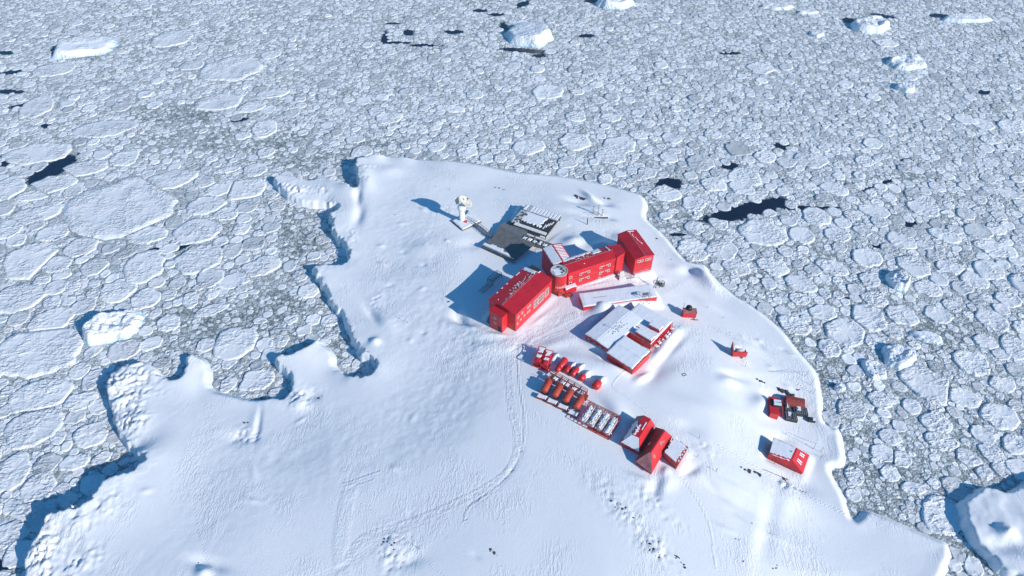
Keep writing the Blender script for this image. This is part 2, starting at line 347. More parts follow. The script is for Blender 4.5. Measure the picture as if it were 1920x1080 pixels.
# drifts, hollows and wind scoops: px, py, z, rx, ry, angle, height
for b_ in [(1300,500,3,4.5,3,20,-1.3),(1322,512,3,2.2,6.5,35,3.0),(1335,530,3,3,5,35,1.0),(1275,497,4,4,2.5,-10,.7),(880,608,9,7,1.6,-24,1.5),(905,625,9,6,1.4,-20,.9),(868,596,9,4,1.5,-40,-.8),(860,585,9,3,2,-60,-1.2),(930,640,10,9,2.5,-10,.8),
 (1108,640,9,3,5,40,-.9),(1215,705,9,3.5,6,-35,-.4),(1265,640,8,4,7,-45,.4),(1245,685,8,3.0,7,-45,-.7),(1140,570,9,4.5,3.5,0,2.4),(1118,598,9,5,1.5,35,.7),
 (670,360,5,1.5,7,10,-1.6),(672,400,5,2,6,0,-1.2),(684,335,5,3,8,20,1.0),(730,318,5,5,4,0,.8),(478,785,6,.8,6,9,-.8),(474,775,6,1.6,5,2,.25),(440,800,9,4,2.5,0,-.9),(574,735,5,3,2,0,-1.2),(560,745,5,3,3,0,1.2),
 (695,575,8,5,1.5,-55,-1.0),(720,590,8,6,3,-40,.8),(700,626,8,1.6,1.6,0,1.2),(380,1045,10,1.5,5,75,-1.3),(375,1060,10,2,2,0,1.2),(1140,400,4,3,1.2,-25,-1.0),(1085,370,4,5,2,-25,-1.3),(1135,372,4,4,1.6,-25,-1.2),(1108,362,4,1.4,5,30,1.4),
 (1095,400,4,8,3,-12,-.9),(1165,440,6,3,4,0,1.3),(1075,450,7,4,3,20,1.6),(1130,455,7,5,3,30,1.6),(1445,905,7,12,3,-30,.9),(1400,945,7,14,2,-28,-.8),(1440,985,5,2.5,11,-28,-.7),(1420,1005,5,3,10,-28,.4),(1470,940,5,3,9,-40,.4),
 (1380,700,7,4,1.5,-15,-.9),(1365,712,7,3,2,0,.8),(1100,760,11,2,4,30,.7),(1115,765,11,1.2,5,30,-.8),(1130,772,11,2,5,30,.8),(1148,776,11,1.2,5,30,-.6),(1160,765,11,3,6,30,1.3),(1130,690,9,7,3,-25,.7),
 (1075,668,10,6,2.5,-20,.7),(1100,690,10,4,2,-20,.7),(760,1030,14,4,2,10,-.6),(600,560,5,2,6,0,.8),(250,800,6,4,9,0,1.2),(1450,730,6,3,2,0,-1.0),(1432,748,6,4,3,40,1.5),(1470,812,5,4,2,0,-.7),
 (880,455,7,5,3,10,-.6),(790,460,7,6,4,0,.6),(1500,900,4,5,2.5,-25,-.9),(1040,640,9.5,6,2,20,.5),(1232,905,11,3,1.6,60,-1.2),(1300,872,10,2.5,1.2,30,-.8),(1250,895,11,4,2,30,.8)]+[(random.uniform(700, 860), random.uniform(370, 640), 7, random.uniform(.8, 2.2), random.uniform(.6, 1.2), random.uniform(-60, 60), random.choice((-.35, .3, .45))) for _ in range(12)]+[(random.uniform(1380, 1500), random.uniform(590, 720), 5, random.uniform(.8, 2.0), random.uniform(.5, .9), random.uniform(-60, 0), random.choice((-.35, .25, .4))) for _ in range(10)]+[(random.uniform(1330, 1480), random.uniform(890, 1000), 6, random.uniform(2, 6), random.uniform(.5, .9), random.uniform(-45, -20), random.choice((-.25, .2, .35))) for _ in range(9)]+[(random.uniform(250, 900), random.uniform(700, 1060), 8, random.uniform(.8, 2.5), random.uniform(.5, 1.0), random.uniform(-60, 60), random.choice((-.2, .2, .3))) for _ in range(10)]:
    bump_at(*b_)
# ragged rubble patches
for px, py, z, rx, ry, ang, amp, sc in [(220,730,5,9,12,0,2.0,2.4),(240,800,4,5,10,10,1.6,2.0),(75,1010,6,5,12,10,1.6,2.2),(120,1050,7,10,5,0,1.2,2.5),(160,960,7,5,9,-55,1.0,2.5),(570,355,3,10,3.5,-8,1.6,2.2),(650,460,4,3,10,0,.9,2.2),
 (735,1020,9,6,8,10,.6,1.3),(1165,950,10,4,16,32,.5,1.3),(1240,1030,10,3.5,13,35,.8,1.2),(1230,930,11,3,9,40,.5,1.8),(1500,745,5,4,3,0,1.5,1.4),(1340,840,9,8,3,-20,.4,1.6),(700,560,7,3,6,-20,.7,1.8),(560,740,4,5,4,0,.9,1.8),
 (880,620,9,7,3,-15,.7,1.6),(945,632,9.5,8,2,-8,.6,1.5),(1480,900,5,6,2,-30,1.1,1.5),(1460,725,6,5,2,-20,1.0,1.4),(840,390,6,5,4,0,.5,2.0),(450,795,9,5,4,0,.6,1.6),(1150,345,1,6,2,0,.3,1.5),(605,430,3,3,16,0,1.0,2.0),(690,315,5,5,3,0,1.0,2.0)]:
    x, y = local(px, py, z, rx, ry, ang); mk = np.exp(-(x*x+y*y)*1.2)
    sc *= .75; rd = 1-np.abs(fbm((GX+GY*.3)/sc, (GY-GX*.5)/(sc*1.3), int(px), 5))*2.6
    TZ = TZ+.55*amp*mk*rd*sm(SDn/2.5)*(.35+1.1*sm(.5+1.2*fbm(GX/6, GY/6, 99, 2)))
# vehicle tracks and footprints: px polylines, half width, roughness
def track(pts, z, hw, amp, sink=.12):
    global TZ, ROUGH
    P = np.array([U(a, b, z) for a, b in pts]); P = refine(np.vstack([P, P[-1:]]), 4)[:-4]
    d = np.full(GX.shape, 1e9)
    for i in range(len(P)-1):
        ax, ay = P[i]; dx, dy = P[i+1]-P[i]; L = dx*dx+dy*dy+1e-9
        t = np.clip(((GX-ax)*dx+(GY-ay)*dy)/L, 0, 1); d = np.minimum(d, np.hypot(GX-ax-t*dx, GY-ay-t*dy))
    mk = sm((hw-d)/(.5*hw)); ROUGH = np.maximum(ROUGH, mk*amp)
    TZ = TZ-sink*mk+.10*mk*amp*fbm(GX/.9, GY/.9, 77, 2)
track([(975,640),(958,665),(955,700),(960,760),(972,820),(960,870),(920,905),(860,935),(790,965),(730,985),(680,1000)], 9.5, 1.6, .85, .16)
track([(960,650),(975,720),(985,790),(975,850),(940,900),(880,945)], 9.5, .5, .8, .16)
track([(700,1000),(640,1040),(560,1075)], 13, .8, .4)
track([(650,900),(640,950),(632,1010),(640,1080)], 12, 2.6, .45, .0)
track([(640,890),(700,870)], 11, .4, .6); track([(640,902),(690,886)], 11, .4, .5)
track([(655,915),(720,960),(790,1030),(840,1075)], 13, .25, .2, .05)
track([(1040,590),(1000,620),(960,640),(900,650)], 9.5, 3.0, .8, .08)
track([(1080,585),(1020,612)], 9.5, 2.0, .7, .05); track([(1130,590),(1060,615),(1010,632)], 9.5, 1.0, .6)
track([(1205,690),(1150,715),(1190,745),(1240,790),(1290,830)], 10, .4, .4, .05)
track([(1280,890),(1330,960),(1345,1040)], 10, .4, .4, .05)
track([(1350,840),(1420,870),(1500,905),(1580,940)], 6, .4, .4, .05)
track([(1330,610),(1400,640),(1470,690),(1530,720)], 5, .3, .4, .05)
track([(400,1075),(360,960),(360,850)], 9, .25, .2, .05)
ROUGH = np.maximum(ROUGH, .35*sm((7-SDn)/6)*rough_c)
def tz(x, y):
    fx = (x-gx[0])/GS; fy = (y-gy[0])/GS; i = int(np.clip(fx, 0, len(gx)-2)); j = int(np.clip(fy, 0, len(gy)-2)); a = fx-i; b = fy-j
    return float((TZ[j, i]*(1-a)+TZ[j, i+1]*a)*(1-b)+(TZ[j+1, i]*(1-a)+TZ[j+1, i+1]*a)*b)
def P3(px, py, h=0.0):                                      # the point h above the snow seen at this pixel
    z = 8.0
    for _ in range(30):
        q = U(px, py, z+h); z = .5*z+.5*tz(*q)
    q = U(px, py, z+h); return Vector((float(q[0]), float(q[1]), z))
def pad(pts, z, soft=2.5):                                  # level the snow under a building
    global TZ
    s = sdist(GX, GY, np.array(pts)); k = sm((s+soft)/soft); TZ = TZ*(1-k)+z*k
PADS = []

# ---------------------------------------------------------------- building frames: near eave corner, corner to the right, corner to the left
def frame(A, B, Cc, h, level=True, gz=None, soft=2.5):
    z = gz
    if z is None:
        z = P3(A[0], A[1], h).z
        for _ in range(6):
            a, b, c = (U(*q, z+h) for q in (A, B, Cc)); m_ = (b+c)/2; z = .6*z+.4*(tz(*m_)*.5+tz(*a)*.5)
    a, b, c = (U(*q, z+h) for q in (A, B, Cc)); ab = b-a; L = float(np.hypot(*ab)); ux = ab/L; ac = c-a; D = float(np.hypot(*ac)); ux = ux*1.2+np.array([ac[1], -ac[0]])/D; ux = ux/np.hypot(*ux); uy = np.array([-ux[1], ux[0]])
    if level: pad([a-ux*.3-uy*.3, a+ux*(L+.3)-uy*.3, a+ux*(L+.3)+uy*(D+.3), a-ux*.3+uy*(D+.3)], z, soft)
    return dict(o=(a[0], a[1], z), rz=math.atan2(ux[1], ux[0]), L=L, D=D, h=h, z=z)
FR = {}
FR['west'] = frame((966.8,590), (1040,527), (914.3,564.6), 8.2, gz=7.91)
FR['mid'] = frame((1066,511.7), (1159,486), (1048,491), 8.6, gz=7.22)
FR['ne'] = frame((1191.5,486.4), (1227.5,480), (1152,442), 7.6, gz=6.02)
FR['annex'] = frame((1037,499), (1073,490), (1016,466.7), 8.8, gz=6.71)
FR['low'] = frame((1094,576), (1227.5,548.6), (1089,552), 2.0, gz=7.65, soft=3)
FR['hallA'] = frame((1142,656), (1203,600), (1099,627), 2.7, gz=7.91)
FR['hallB'] = frame((1187,693), (1224,663.5), (1135,666), 3.2, gz=7.74)
FR['hallC'] = frame((1221,646), (1258,604), (1160,607), 2.6, gz=7.74)
for b_ in [(1165,573,8,8.5,1.6,14,1.7),(1126,578,8,3.2,3.0,0,2.6),(1200,566,8,4,1.2,14,.5),(1240,660,8,3.2,1.4,42,.9),(1262,628,8,5,1.2,50,.9),(1215,700,8,5,1.2,40,.6),(1118,652,8,6,1.3,-35,1.3),(1158,694,8,6,1.4,-28,1.2),(1250,640,8,2,6,-42,.5),(1262,650,8,1.3,7,-42,-.8),(1230,690,8,1.6,5,-40,-.7),(1400,640,5,5,2,-30,.5),(1330,560,5,6,2,-40,.6),(1310,760,8,8,2.5,-25,.5),(1290,800,8,4,2,-20,-.5),(1380,770,6,6,2,-30,.5),(1010,600,8,6,1.2,45,.5),(1060,545,8,2.5,1.0,0,.5),(1232,512,7,4,1.6,20,.6),(1100,535,8,7,.9,14,.4),(935,628,8,4,1.0,-10,.7),(1205,898,9,4,1.0,-25,.6),(1250,880,9,2.5,1.5,40,.9),(1210,706,8,2.4,1.0,30,.7)]: bump_at(*b_)

def build_island():
    # ---------------------------------------------------------------- island mesh
    ny, nx = GX.shape
    I = np.arange(ny*nx).reshape(ny, nx); keep = (TZ > -2.0)
    q = np.stack([I[:-1, :-1], I[:-1, 1:], I[1:, 1:], I[1:, :-1]], -1).reshape(-1, 4)
    kq = keep.ravel()[q].any(1); q = q[kq]
    used = np.zeros(ny*nx, bool); used[q.ravel()] = True; remap = np.cumsum(used)-1
    V = np.stack([GX.ravel(), GY.ravel(), np.maximum(TZ, -2.5).ravel()], 1)[used]
    island = mesh_np('snow_ground', V, quads=remap[q], material='snow', smooth=True, attrs={'rough': ROUGH.ravel()[used]})
    tag(island, kind='structure')

# ---------------------------------------------------------------- sea: open water showing in leads, brash between the floes
BR = [(1740,800,520,620,.62),(1500,560,360,300,.5),(1250,430,260,160,.5),(450,640,520,200,.55),(430,262,460,60),(560,300,300,50),(560,440,120,170),(520,560,160,150),(620,560,60,120),(400,600,300,110),(1640,900,110,110),(1640,960,140,120),(330,215,220,60),(1560,690,90,120),(1720,880,200,90),(1780,620,200,80),(1600,800,80,90),(1560,480,120,30),(700,270,100,24),(450,700,120,50),(350,640,200,60),(1230,390,40,60),(1700,330,220,24),(1840,1040,80,90),(200,870,120,60),(640,650,60,90),(420,430,60,60)]
def brash(px, py):
    f = np.zeros(px.shape)
    for q_ in BR: a, b, w_, h_ = q_[:4]; f = np.maximum(f, (q_[4] if len(q_) > 4 else 1)*sm(2.2*(1-np.sqrt(((px-a)/(w_/2))**2+((py-b)/(h_/2))**2))))
    return f
OPEN = [(1400,395,172,31,-13),(1452,381,60,22,-5),(1255,345,50,26,0),(1368,311,36,15,0),(1280,322,20,6,0),(98,318,112,32,-28),(120,300,40,16,-10),(270,417,75,9,-16),(355,455,75,10,-30),(285,470,40,8,-15),(722,72,14,36,10),(766,61,22,14,0),(745,80,60,4,0),(800,85,70,5,0),(738,44,40,3,0),
 (985,95,110,8,4),(945,50,14,22,-20),(10,99,34,9,0),(25,135,60,8,-8),(20,172,56,9,0),(38,199,44,9,-10),(8,302,22,30,0),(86,236,20,10,0),(65,638,75,10,-10),(30,700,60,3,0),(1846,173,28,9,0),(1455,272,18,6,0),(1632,261,20,5,-20),(1644,462,20,9,0),(1100,67,36,7,0),
 (1370,100,44,4,0),(1500,390,200,6,0),(1270,440,30,6,0),(1665,405,40,8,0),(1708,420,30,14,0),(1465,275,30,16,0),(1650,345,80,7,-18),(980,8,30,10,-20),(930,27,30,6,0),(1655,30,50,6,10),(1590,38,26,10,5),(1110,2,30,6,0),(100,95,10,22,0),(450,225,40,5,-10),(300,340,22,14,-30),(1760,30,40,8,5),(1700,300,30,6,0),(1010,105,30,7,0),(850,60,40,8,0),(900,20,30,5,0),(540,335,40,3,0),(1590,560,18,6,0),(1480,690,10,6,0),(1370,790,1,1,0),(10,1060,60,26,0)]
ox = np.concatenate([[-4000, -1500, -700], np.arange(-420, 421, 1.75), [700, 1500, 4000]])
oy = np.concatenate([[-3000, -800, -200], np.arange(0, 521, 1.75), [700, 1500, 3000, 9000]])
OX, OY = np.meshgrid(ox, oy)
PXw, PYw = topx(OX, OY); okp = OY > -60
def open_field(px, py, mul=1.0):
    f = np.zeros(np.shape(px))
    for a, b, w_, h_, an in OPEN:
        ca, sa = math.cos(math.radians(an)), math.sin(math.radians(an)); x = px-a; y = py-b
        u = (x*ca+y*sa)/(w_/2*mul+1); v = (-x*sa+y*ca)/(h_/2*mul*.85+1)
        f = np.maximum(f, 1.15-.62*np.sqrt(u*u+v*v))
    return np.clip(f, 0, 1)
OF = np.where(okp, open_field(PXw, PYw), 0); OF = np.clip(OF+.10*fbm(OX/40, OY/40, 9, 3), 0, 1)
Is = np.arange(OX.size).reshape(OX.shape)
qs = np.stack([Is[:-1, :-1], Is[:-1, 1:], Is[1:, 1:], Is[1:, :-1]], -1).reshape(-1, 4)
sea = mesh_np('water', np.stack([OX.ravel(), OY.ravel(), 0*OX.ravel()], 1), quads=qs, material='water', smooth=True, attrs={'open': OF.ravel(), 'slush': np.where(okp, brash(PXw, PYw), 0).ravel()})
tag(sea, kind='structure')

# ---------------------------------------------------------------- icebergs
ORD = ['largest','second largest','third largest','fourth largest','fifth largest','sixth largest','seventh largest','eighth largest','ninth largest','tenth largest','eleventh largest','twelfth largest','thirteenth largest','fourteenth largest','fifteenth largest','sixteenth largest','seventeenth largest','eighteenth largest','nineteenth largest','twentieth largest']
BERGS = [  # px, py, w, h, height, plan angle, tilt (dx,dy), roughness, seed, label
 (207,611,118,66,5,18,(-.35,.0),1.0,1,'blocky crevassed white iceberg just off the ragged western shore'),
 (160,86,112,40,4,14,(-.5,-.1),.3,2,'smooth wedge shaped iceberg with one steep dark edge at far upper left'),
 (994,60,98,44,6.5,-22,(.55,-.1),.22,3,'big tilted grooved iceberg with bluish side beside dark water at top centre'),
 (1155,2,74,24,4.5,0,(-.2,-.2),.8,4,'white iceberg cut by the top edge of the view'),
 (1634,44,78,28,5.5,4,(.3,-.1),.8,5,'rounded white iceberg with shaded left side at upper right'),
 (1815,33,100,18,2.6,8,(-.3,0),.7,6,'long low iceberg farthest to the upper right'),
 (1700,116,78,28,3.2,16,(.1,.2),1.2,7,'jagged low blue white iceberg between two rounded ones at upper right'),
 (1697,163,34,20,3,0,(.3,0),.7,8,'small rounded iceberg below the jagged low one'),
 (1683,523,42,42,3.6,-10,(.4,-.2),.9,9,'small steep iceberg split by a shadow, right of the station'),
 (1685,665,66,52,3.2,40,(.4,-.1),1.1,10,'iceberg with deep shaded hollow, the right one of a touching pair'),
 (1640,692,46,44,1.8,0,(.1,0),1.0,11,'low bowl shaped iceberg, the left one of a touching pair'),
 (1455,12,60,12,2,0,(0,0),1.0,12,'low broken iceberg near the top edge right of centre'),
 (1515,22,44,9,1.6,0,(0,0),.9,13,'thin flat berg beside the low broken one near the top'),
 (1215,122+0,1,1,1,0,(0,0),0,0,None),
 (1531,63,28,12,1.8,0,(.2,0),.8,14,'tiny pale berg left of the rounded white iceberg'),
 (1465,725,0,0,0,0,(0,0),0,0,None),
 (1575,726,22,20,1.8,0,(.2,0),.9,15,'small knobbly berg close to the eastern shore'),
 (1740,631,60,26,1.3,-20,(0,0),1.0,17,'low hummocky berg right of the hollow iceberg'),
]
bergs_w = []
def iceberg(px, py, w_, h_, H, ang, tilt, rg, seed, label):
    sx, sy = scale_at(py); c = U(px, py+0, H*.4); rx = w_*sx/2; ry = max(h_*sy/2-H*.25, w_*sx*.18)
    bergs_w.append((c[0], c[1], max(rx, ry), rx, ry, ang))
    N, R = 72, 22; th = np.arange(N)*2*PI/N; ca, sa = math.cos(math.radians(ang)), math.sin(math.radians(ang))
    shape = 1+.20*fbm(np.cos(th)*1.4+seed*5, np.sin(th)*1.4, seed, 3)*1.6; Vv = [(0, 0, 0)]; rr = np.linspace(0, 1.0, R+1)[1:]
    X = np.outer(rr, shape*np.cos(th)*rx); Y = np.outer(rr, shape*np.sin(th)*ry)
    XX = X*ca-Y*sa; YY = X*sa+Y*ca
    rn = np.repeat(rr[:, None], N, 1)+.05*rg*fbm(XX/2.2, YY/2.2, seed+9, 3)
    prof = 1-sm((rn-.72)/.27)
    Z = H*prof*(.72+.28*(X/rx*tilt[0]*2+Y/ry*tilt[1]*2)+.28*fbm(XX/(rx*.55), YY/(rx*.4), seed+3, 4)*rg) + prof*rg*H*.10*(1-np.abs(fbm(XX/2.4, (YY+XX*.5)/3.6, seed+5, 4))*2.5)
    Z = np.where(rn > .985, -.6, np.maximum(Z, .15)); z0 = float(Z[0].mean())
    V = np.vstack([[0, 0, z0], np.stack([XX.ravel(), YY.ravel(), Z.ravel()], 1)])
    i = np.arange(N); j = (i+1) % N; tr = np.stack([0*i, 1+i, 1+j], 1)
    qd = np.concatenate([np.stack([1+k*N+i, 1+(k+1)*N+i, 1+(k+1)*N+j, 1+k*N+j], 1) for k in range(R-1)])
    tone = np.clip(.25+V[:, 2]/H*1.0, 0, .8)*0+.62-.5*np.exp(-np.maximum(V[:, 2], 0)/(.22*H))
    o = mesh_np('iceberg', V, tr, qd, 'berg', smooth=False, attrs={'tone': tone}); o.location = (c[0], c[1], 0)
    tag(o, label, 'iceberg', 'icebergs frozen into the pack ice')
for b_ in BERGS:
    if b_[-1]: iceberg(*b_)
# the large tabular islet at lower right, with its own heightfield
isl_px = [(1800,935),(1815,922),(1845,905),(1880,912),(1905,905),(1960,880),(2060,900),(2120,1000),(2100,1100),(1990,1130),(1915,1085),(1880,1068),(1850,1035),(1822,1005),(1805,965)]
ip = refine(np.array([U(a, b, 3.2) for a, b in isl_px]), 4)
hx = np.arange(ip[:, 0].min()-3, ip[:, 0].max()+3, .5); hy = np.arange(ip[:, 1].min()-3, ip[:, 1].max()+3, .5); HX, HY = np.meshgrid(hx, hy)
hs = sdist(HX, HY, ip)+fbm(HX/2, HY/2, 41, 4)*.9; HZ = 2.9*sm(hs/1.8)+.6*sm((hs-1)/12)+.3*fbm(HX/4, HY/4, 5, 3)*sm(hs/3)-1*(hs < 0)
qq = U(1898, 985, 7); hd = np.hypot(HX-qq[0], (HY-qq[1])*1.2); HZ += 1.9*np.exp(-(hd/2.2)**2)*(1+.5*fbm(HX/.9, HY/.9, 55, 3))-1.4*np.exp(-((HX-qq[0]+1)**2/20+(HY-qq[1]+3.5)**2/5))
Ii = np.arange(HX.size).reshape(HX.shape); qi = np.stack([Ii[:-1, :-1], Ii[:-1, 1:], Ii[1:, 1:], Ii[1:, :-1]], -1).reshape(-1, 4); qi = qi[(HZ.ravel()[qi] > -.9).any(1)]
us = np.zeros(HX.size, bool); us[qi.ravel()] = True; rm = np.cumsum(us)-1
isl = mesh_np('snow_islet', np.stack([HX.ravel(), HY.ravel(), HZ.ravel()], 1)[us], quads=rm[qi], material='snow', smooth=True, attrs={'rough': np.zeros(us.sum())})
tag(isl, kind='structure')

# ---------------------------------------------------------------- ice floes
FL = [(230,386,222,118,1.0),(57,486,92,76,1.1),(150,462,62,38,.8),(272,498,74,60,1.1),(372,484,86,58,.9),(370,432,86,46,1.0),(275,440,84,30,.95),(320,336,96,36,.9),(462,354,76,40,1.1),(385,384,70,34,.9),(72,286,124,38,1),(160,314,82,28,.8),(232,297,54,28,1.1),(65,402,96,30,1),(104,494,56,32,.9),(104,343,92,32,.95),(232,476,42,16,.3),
 (490,498,78,34,1),(440,525,60,26,1.1),(425,400,44,26,1.1),(100,436,60,34,1.2),(410,355,50,24,1),(15,352,60,50,.95),(14,430,50,40,1),(60,366,70,20,.8),
 (495,240,46,32,1.3),(455,253,30,16,1),(430,128,108,46,.9),(320,72,74,32,.9),(360,122,46,18,.7),(507,102,36,16,.9),(730,220,48,22,1.2),(845,203,52,13,1.3),(875,285,38,20,1.1),(818,274,36,18,1.1),(665,260,36,16,1),(430,317,40,10,1.2),(410,190,90,30,.8),(470,200,50,20,.9),(510,175,60,15,1),
 (440,642,82,60,1.1),(316,604,42,34,1.3),(482,712,60,40,1.2),(283,643,40,26,1.3),(495,645,32,24,1.2),(588,598,28,20,1.2),(617,600,34,22,1.2),(545,598,26,18,1.2),(396,550,26,18,1),(398,580,60,20,.9),(357,561,28,34,1),(330,665,26,14,1.1),(520,370,.1,.1,0),
 (72,655,158,108,1.15),(170,815,60,48,1.2),(150,752,62,36,1.3),(75,740,110,60,1.1),(62,800,100,70,.9),(138,866,56,30,1.2),(190,858,36,22,1.2),(22,885,60,76,1.0),(72,915,60,62,1.1),(60,955,90,40,1),(20,1000,70,50,1.1),(30,560,90,60,.9),(95,600,80,50,1),(70,200,60,40,.8),(100,130,80,24,.8),(200,240,110,30,.8),
 (1027,171,60,26,1.3),(1080,218,38,20,1.1),(1145,220,40,14,1.1),(1077,265,60,34,1.3),(1161,271,66,32,1.0),(990,275,62,28,1.2),(1200,252,46,16,1.1),(1248,362,54,30,1.2),(1302,468,58,42,1.4),(1395,332,62,38,1.2),(1430,436,92,46,1.1),(1503,440,48,32,1.3),(1300,381,42,30,1.2),(1337,345,50,26,1.2),(1390,350,50,26,1.2),
 (1842,232,40,22,1.3),(1897,236,52,26,1.3),(1868,466,74,28,1.3),(1827,525,48,32,1.1),(1565,352,52,24,1.1),(1880,360,78,16,1.1),(1660,80,44,16,1.2),(1425,127,50,22,1.1),(1145,292,60,28,1),(1520,300,60,30,.8),(1640,395,60,24,1),(1730,390,60,30,1),(1570,440,50,28,1),(1690,450,60,28,1),(1770,440,60,26,1),
 (1490,610,60,36,1.3),(1587,622,74,58,1.15),(1630,595,62,50,1.1),(1556,652,44,34,1.3),(1822,680,60,46,1.25),(1807,745,62,36,1.3),(1876,780,70,52,1.1),(1740,722,90,62,.95),(1757,792,56,44,1.1),(1765,826,56,38,1.2),(1657,850,48,32,1.3),(1670,887,34,32,1.3),(1602,890,36,34,1.2),(1711,914,42,22,1.2),(1768,966,64,84,1.35),(1710,762,34,30,1.1),(1902,832,40,44,1.1),
 (1545,585,50,30,1),(1690,590,60,40,1),(1760,590,50,30,1),(1640,640,40,26,1),(1500,560,40,22,1.1),(1860,600,60,36,1),(1900,650,40,50,1),(1850,640,40,26,1),(1740,540,50,32,1.1),(1780,500,50,26,1),(1640,560,50,28,1),(1560,500,60,28,1),(1450,500,60,32,1.1),(1380,500,50,30,1),(1500,530,60,30,1),(1880,720,50,30,1),(1860,850,44,36,1.1),(1890,560,50,30,1),(1690,860,36,30,1.1),(1825,1062,34,40,1.2),(1790,1060,26,26,1.1)]
big = []   # cx, cy, rx, ry, ang, tone, seed
for k, (px, py, w_, h_, tn) in enumerate(FL):
    if w_ < 2: continue
    c = U(px, py, .3); sx, sy = scale_at(py)
    big.append((c[0], c[1], w_*sx/2, h_*sy/2, math.radians(rng.uniform(8, 28) if px < 800 else rng.uniform(-12, 8) if py < 330 else rng.uniform(-40, -5)), .15+.45*(tn-.6)/.6, k))
big = np.array(big); nb = len(big)
def land(x, y):                                             # signed distance to the coast, sampled from the grid (+ inside)
    i = np.clip(((x-gx[0])/GS), 0, len(gx)-1).astype(int); j = np.clip(((y-gy[0])/GS), 0, len(gy)-1).astype(int)
    d = SD[j, i]; out = (x < gx[0]) | (x > gx[-1]) | (y < gy[0]) | (y > gy[-1]); return np.where(out & (d < 5), -20, d)
def big_gap(x, y):                                          # distance to the nearest explicit floe or berg edge
    g = np.full(x.shape, 1e3)
    for cx, cy, rx, ry, an, _, _ in big:
        ca, sa = math.cos(an), math.sin(an); u = ((x-cx)*ca+(y-cy)*sa); v = (-(x-cx)*sa+(y-cy)*ca); q_ = np.sqrt((u/rx)**2+(v/ry)**2)+1e-6
        g = np.minimum(g, (q_-1)/q_*np.hypot(u, v))
    for cx, cy, _, rx, ry, an in bergs_w:
        an = math.radians(an); ca, sa = math.cos(an), math.sin(an); u = ((x-cx)*ca+(y-cy)*sa); v = (-(x-cx)*sa+(y-cy)*ca); q_ = np.sqrt((u/rx)**2+(v/ry)**2)+1e-6
        g = np.minimum(g, (q_-1)/q_*np.hypot(u, v))
    return g
cells = {}; acc = []; GC = 8.0
islet = sdist
def pack(r_lo, r_hi, n, pw, overlap):
    y = rng.uniform(20, 500, n)**1.0; x = rng.uniform(-1, 1, n)*(.56*(y+180)+38); r = rng.uniform(r_lo, r_hi, n)
    px, py = topx(x, y); B = brash(px, py); of = open_field(px, py, 1.0)
    ok = (land(x, y) < -r*.55-.2) & (rng.random(n) > B*pw) & (of < .50) & (big_gap(x, y) > r*.72) & (sdist(x, y, ip) < -r*.6)
    left_ = sm((700-px)/500)*sm((py-280)/200)               # the western floes are larger
    cap = 1.6+2.2*sm((py-40)/500)+3*left_
    ok &= (r < cap*(1+1.3*(rng.random(n) < .16)))
    for i in np.nonzero(ok)[0]:
        a, b, c = x[i], y[i], r[i]; gi, gj = int(a//GC), int(b//GC); good = True
        for u in (-1, 0, 1):
            for v in (-1, 0, 1):
                for (p, q_, s) in cells.get((gi+u, gj+v), ()):
                    if (p-a)**2+(q_-b)**2 < ((s+c)*overlap)**2: good = False; break
                if not good: break
            if not good: break
        if good: cells.setdefault((gi, gj), []).append((a, b, c)); acc.append((a, b, c))
pack(4.2, 6.5, 2500, 1.0, .95); pack(3.0, 4.2, 5000, 1.0, .92); pack(2.1, 3.0, 12000, .98, .9); pack(1.4, 2.1, 26000, .92, .88); pack(.95, 1.4, 42000, .75, .86); pack(.62, .95, 60000, .45, .86)
acc = np.array(acc); n_s = len(acc); print('floes', n_s, nb)
kd = kdtree.KDTree(n_s)
for i, (a, b, c) in enumerate(acc): kd.insert((a, b, 0), i)
kd.balance(); NN = 14
nbr = np.array([[t[1] for t in kd.find_n((a, b, 0), NN)][1:] for a, b, c in acc])
def cell_radii(ids, K, gap):
    th = np.arange(K)*2*PI/K; A = acc[ids]; Nb = acc[nbr[ids]]
    dx = Nb[:, :, 0]-A[:, None, 0]; dy = Nb[:, :, 1]-A[:, None, 1]; d = np.hypot(dx, dy)
    off = (d*d+A[:, None, 2]**2-Nb[:, :, 2]**2)/(2*d)-gap
    cs = (dx[:, :, None]*np.cos(th)+dy[:, :, None]*np.sin(th))/d[:, :, None]
    t = np.where(cs > .02, off[:, :, None]/np.maximum(cs, .02), 1e3); r = t.min(1)
    fx_ = sm((topx(A[:, 0], A[:, 1])[0]-900)/700); el = math.radians(35)*(1-fx_)-math.radians(50)*fx_+rng.normal(0, .45, len(ids)); ecc = rng.uniform(.05, .45, len(ids))
    tight = 1-brash(*topx(A[:, 0], A[:, 1]))[:, None]
    cap = A[:, 2:3]*(1.12+.42*tight+.10*rng.standard_normal((len(ids), 1)))*(1+ecc[:, None]*np.cos(2*(th[None]-el[:, None])))
    for _ in range(5):
        ph = rng.uniform(0, 2*PI, (len(ids), 1)); cc_ = np.cos(th[None]-ph); r = np.minimum(r, np.where(cc_ > .05, A[:, 2:3]*rng.uniform(.85, 1.45, (len(ids), 1))/np.maximum(cc_, .05), 1e3))
    r = np.minimum(r, cap); sft = .25 if K < 16 else .4
    for _ in range(1 if K < 16 else 2): r = (r+np.roll(r, 1, 1)*.5*sft+np.roll(r, -1, 1)*.5*sft)/(1+sft)
    r = r*(1+.05*rng.standard_normal(r.shape)); return np.maximum(r, .15), th
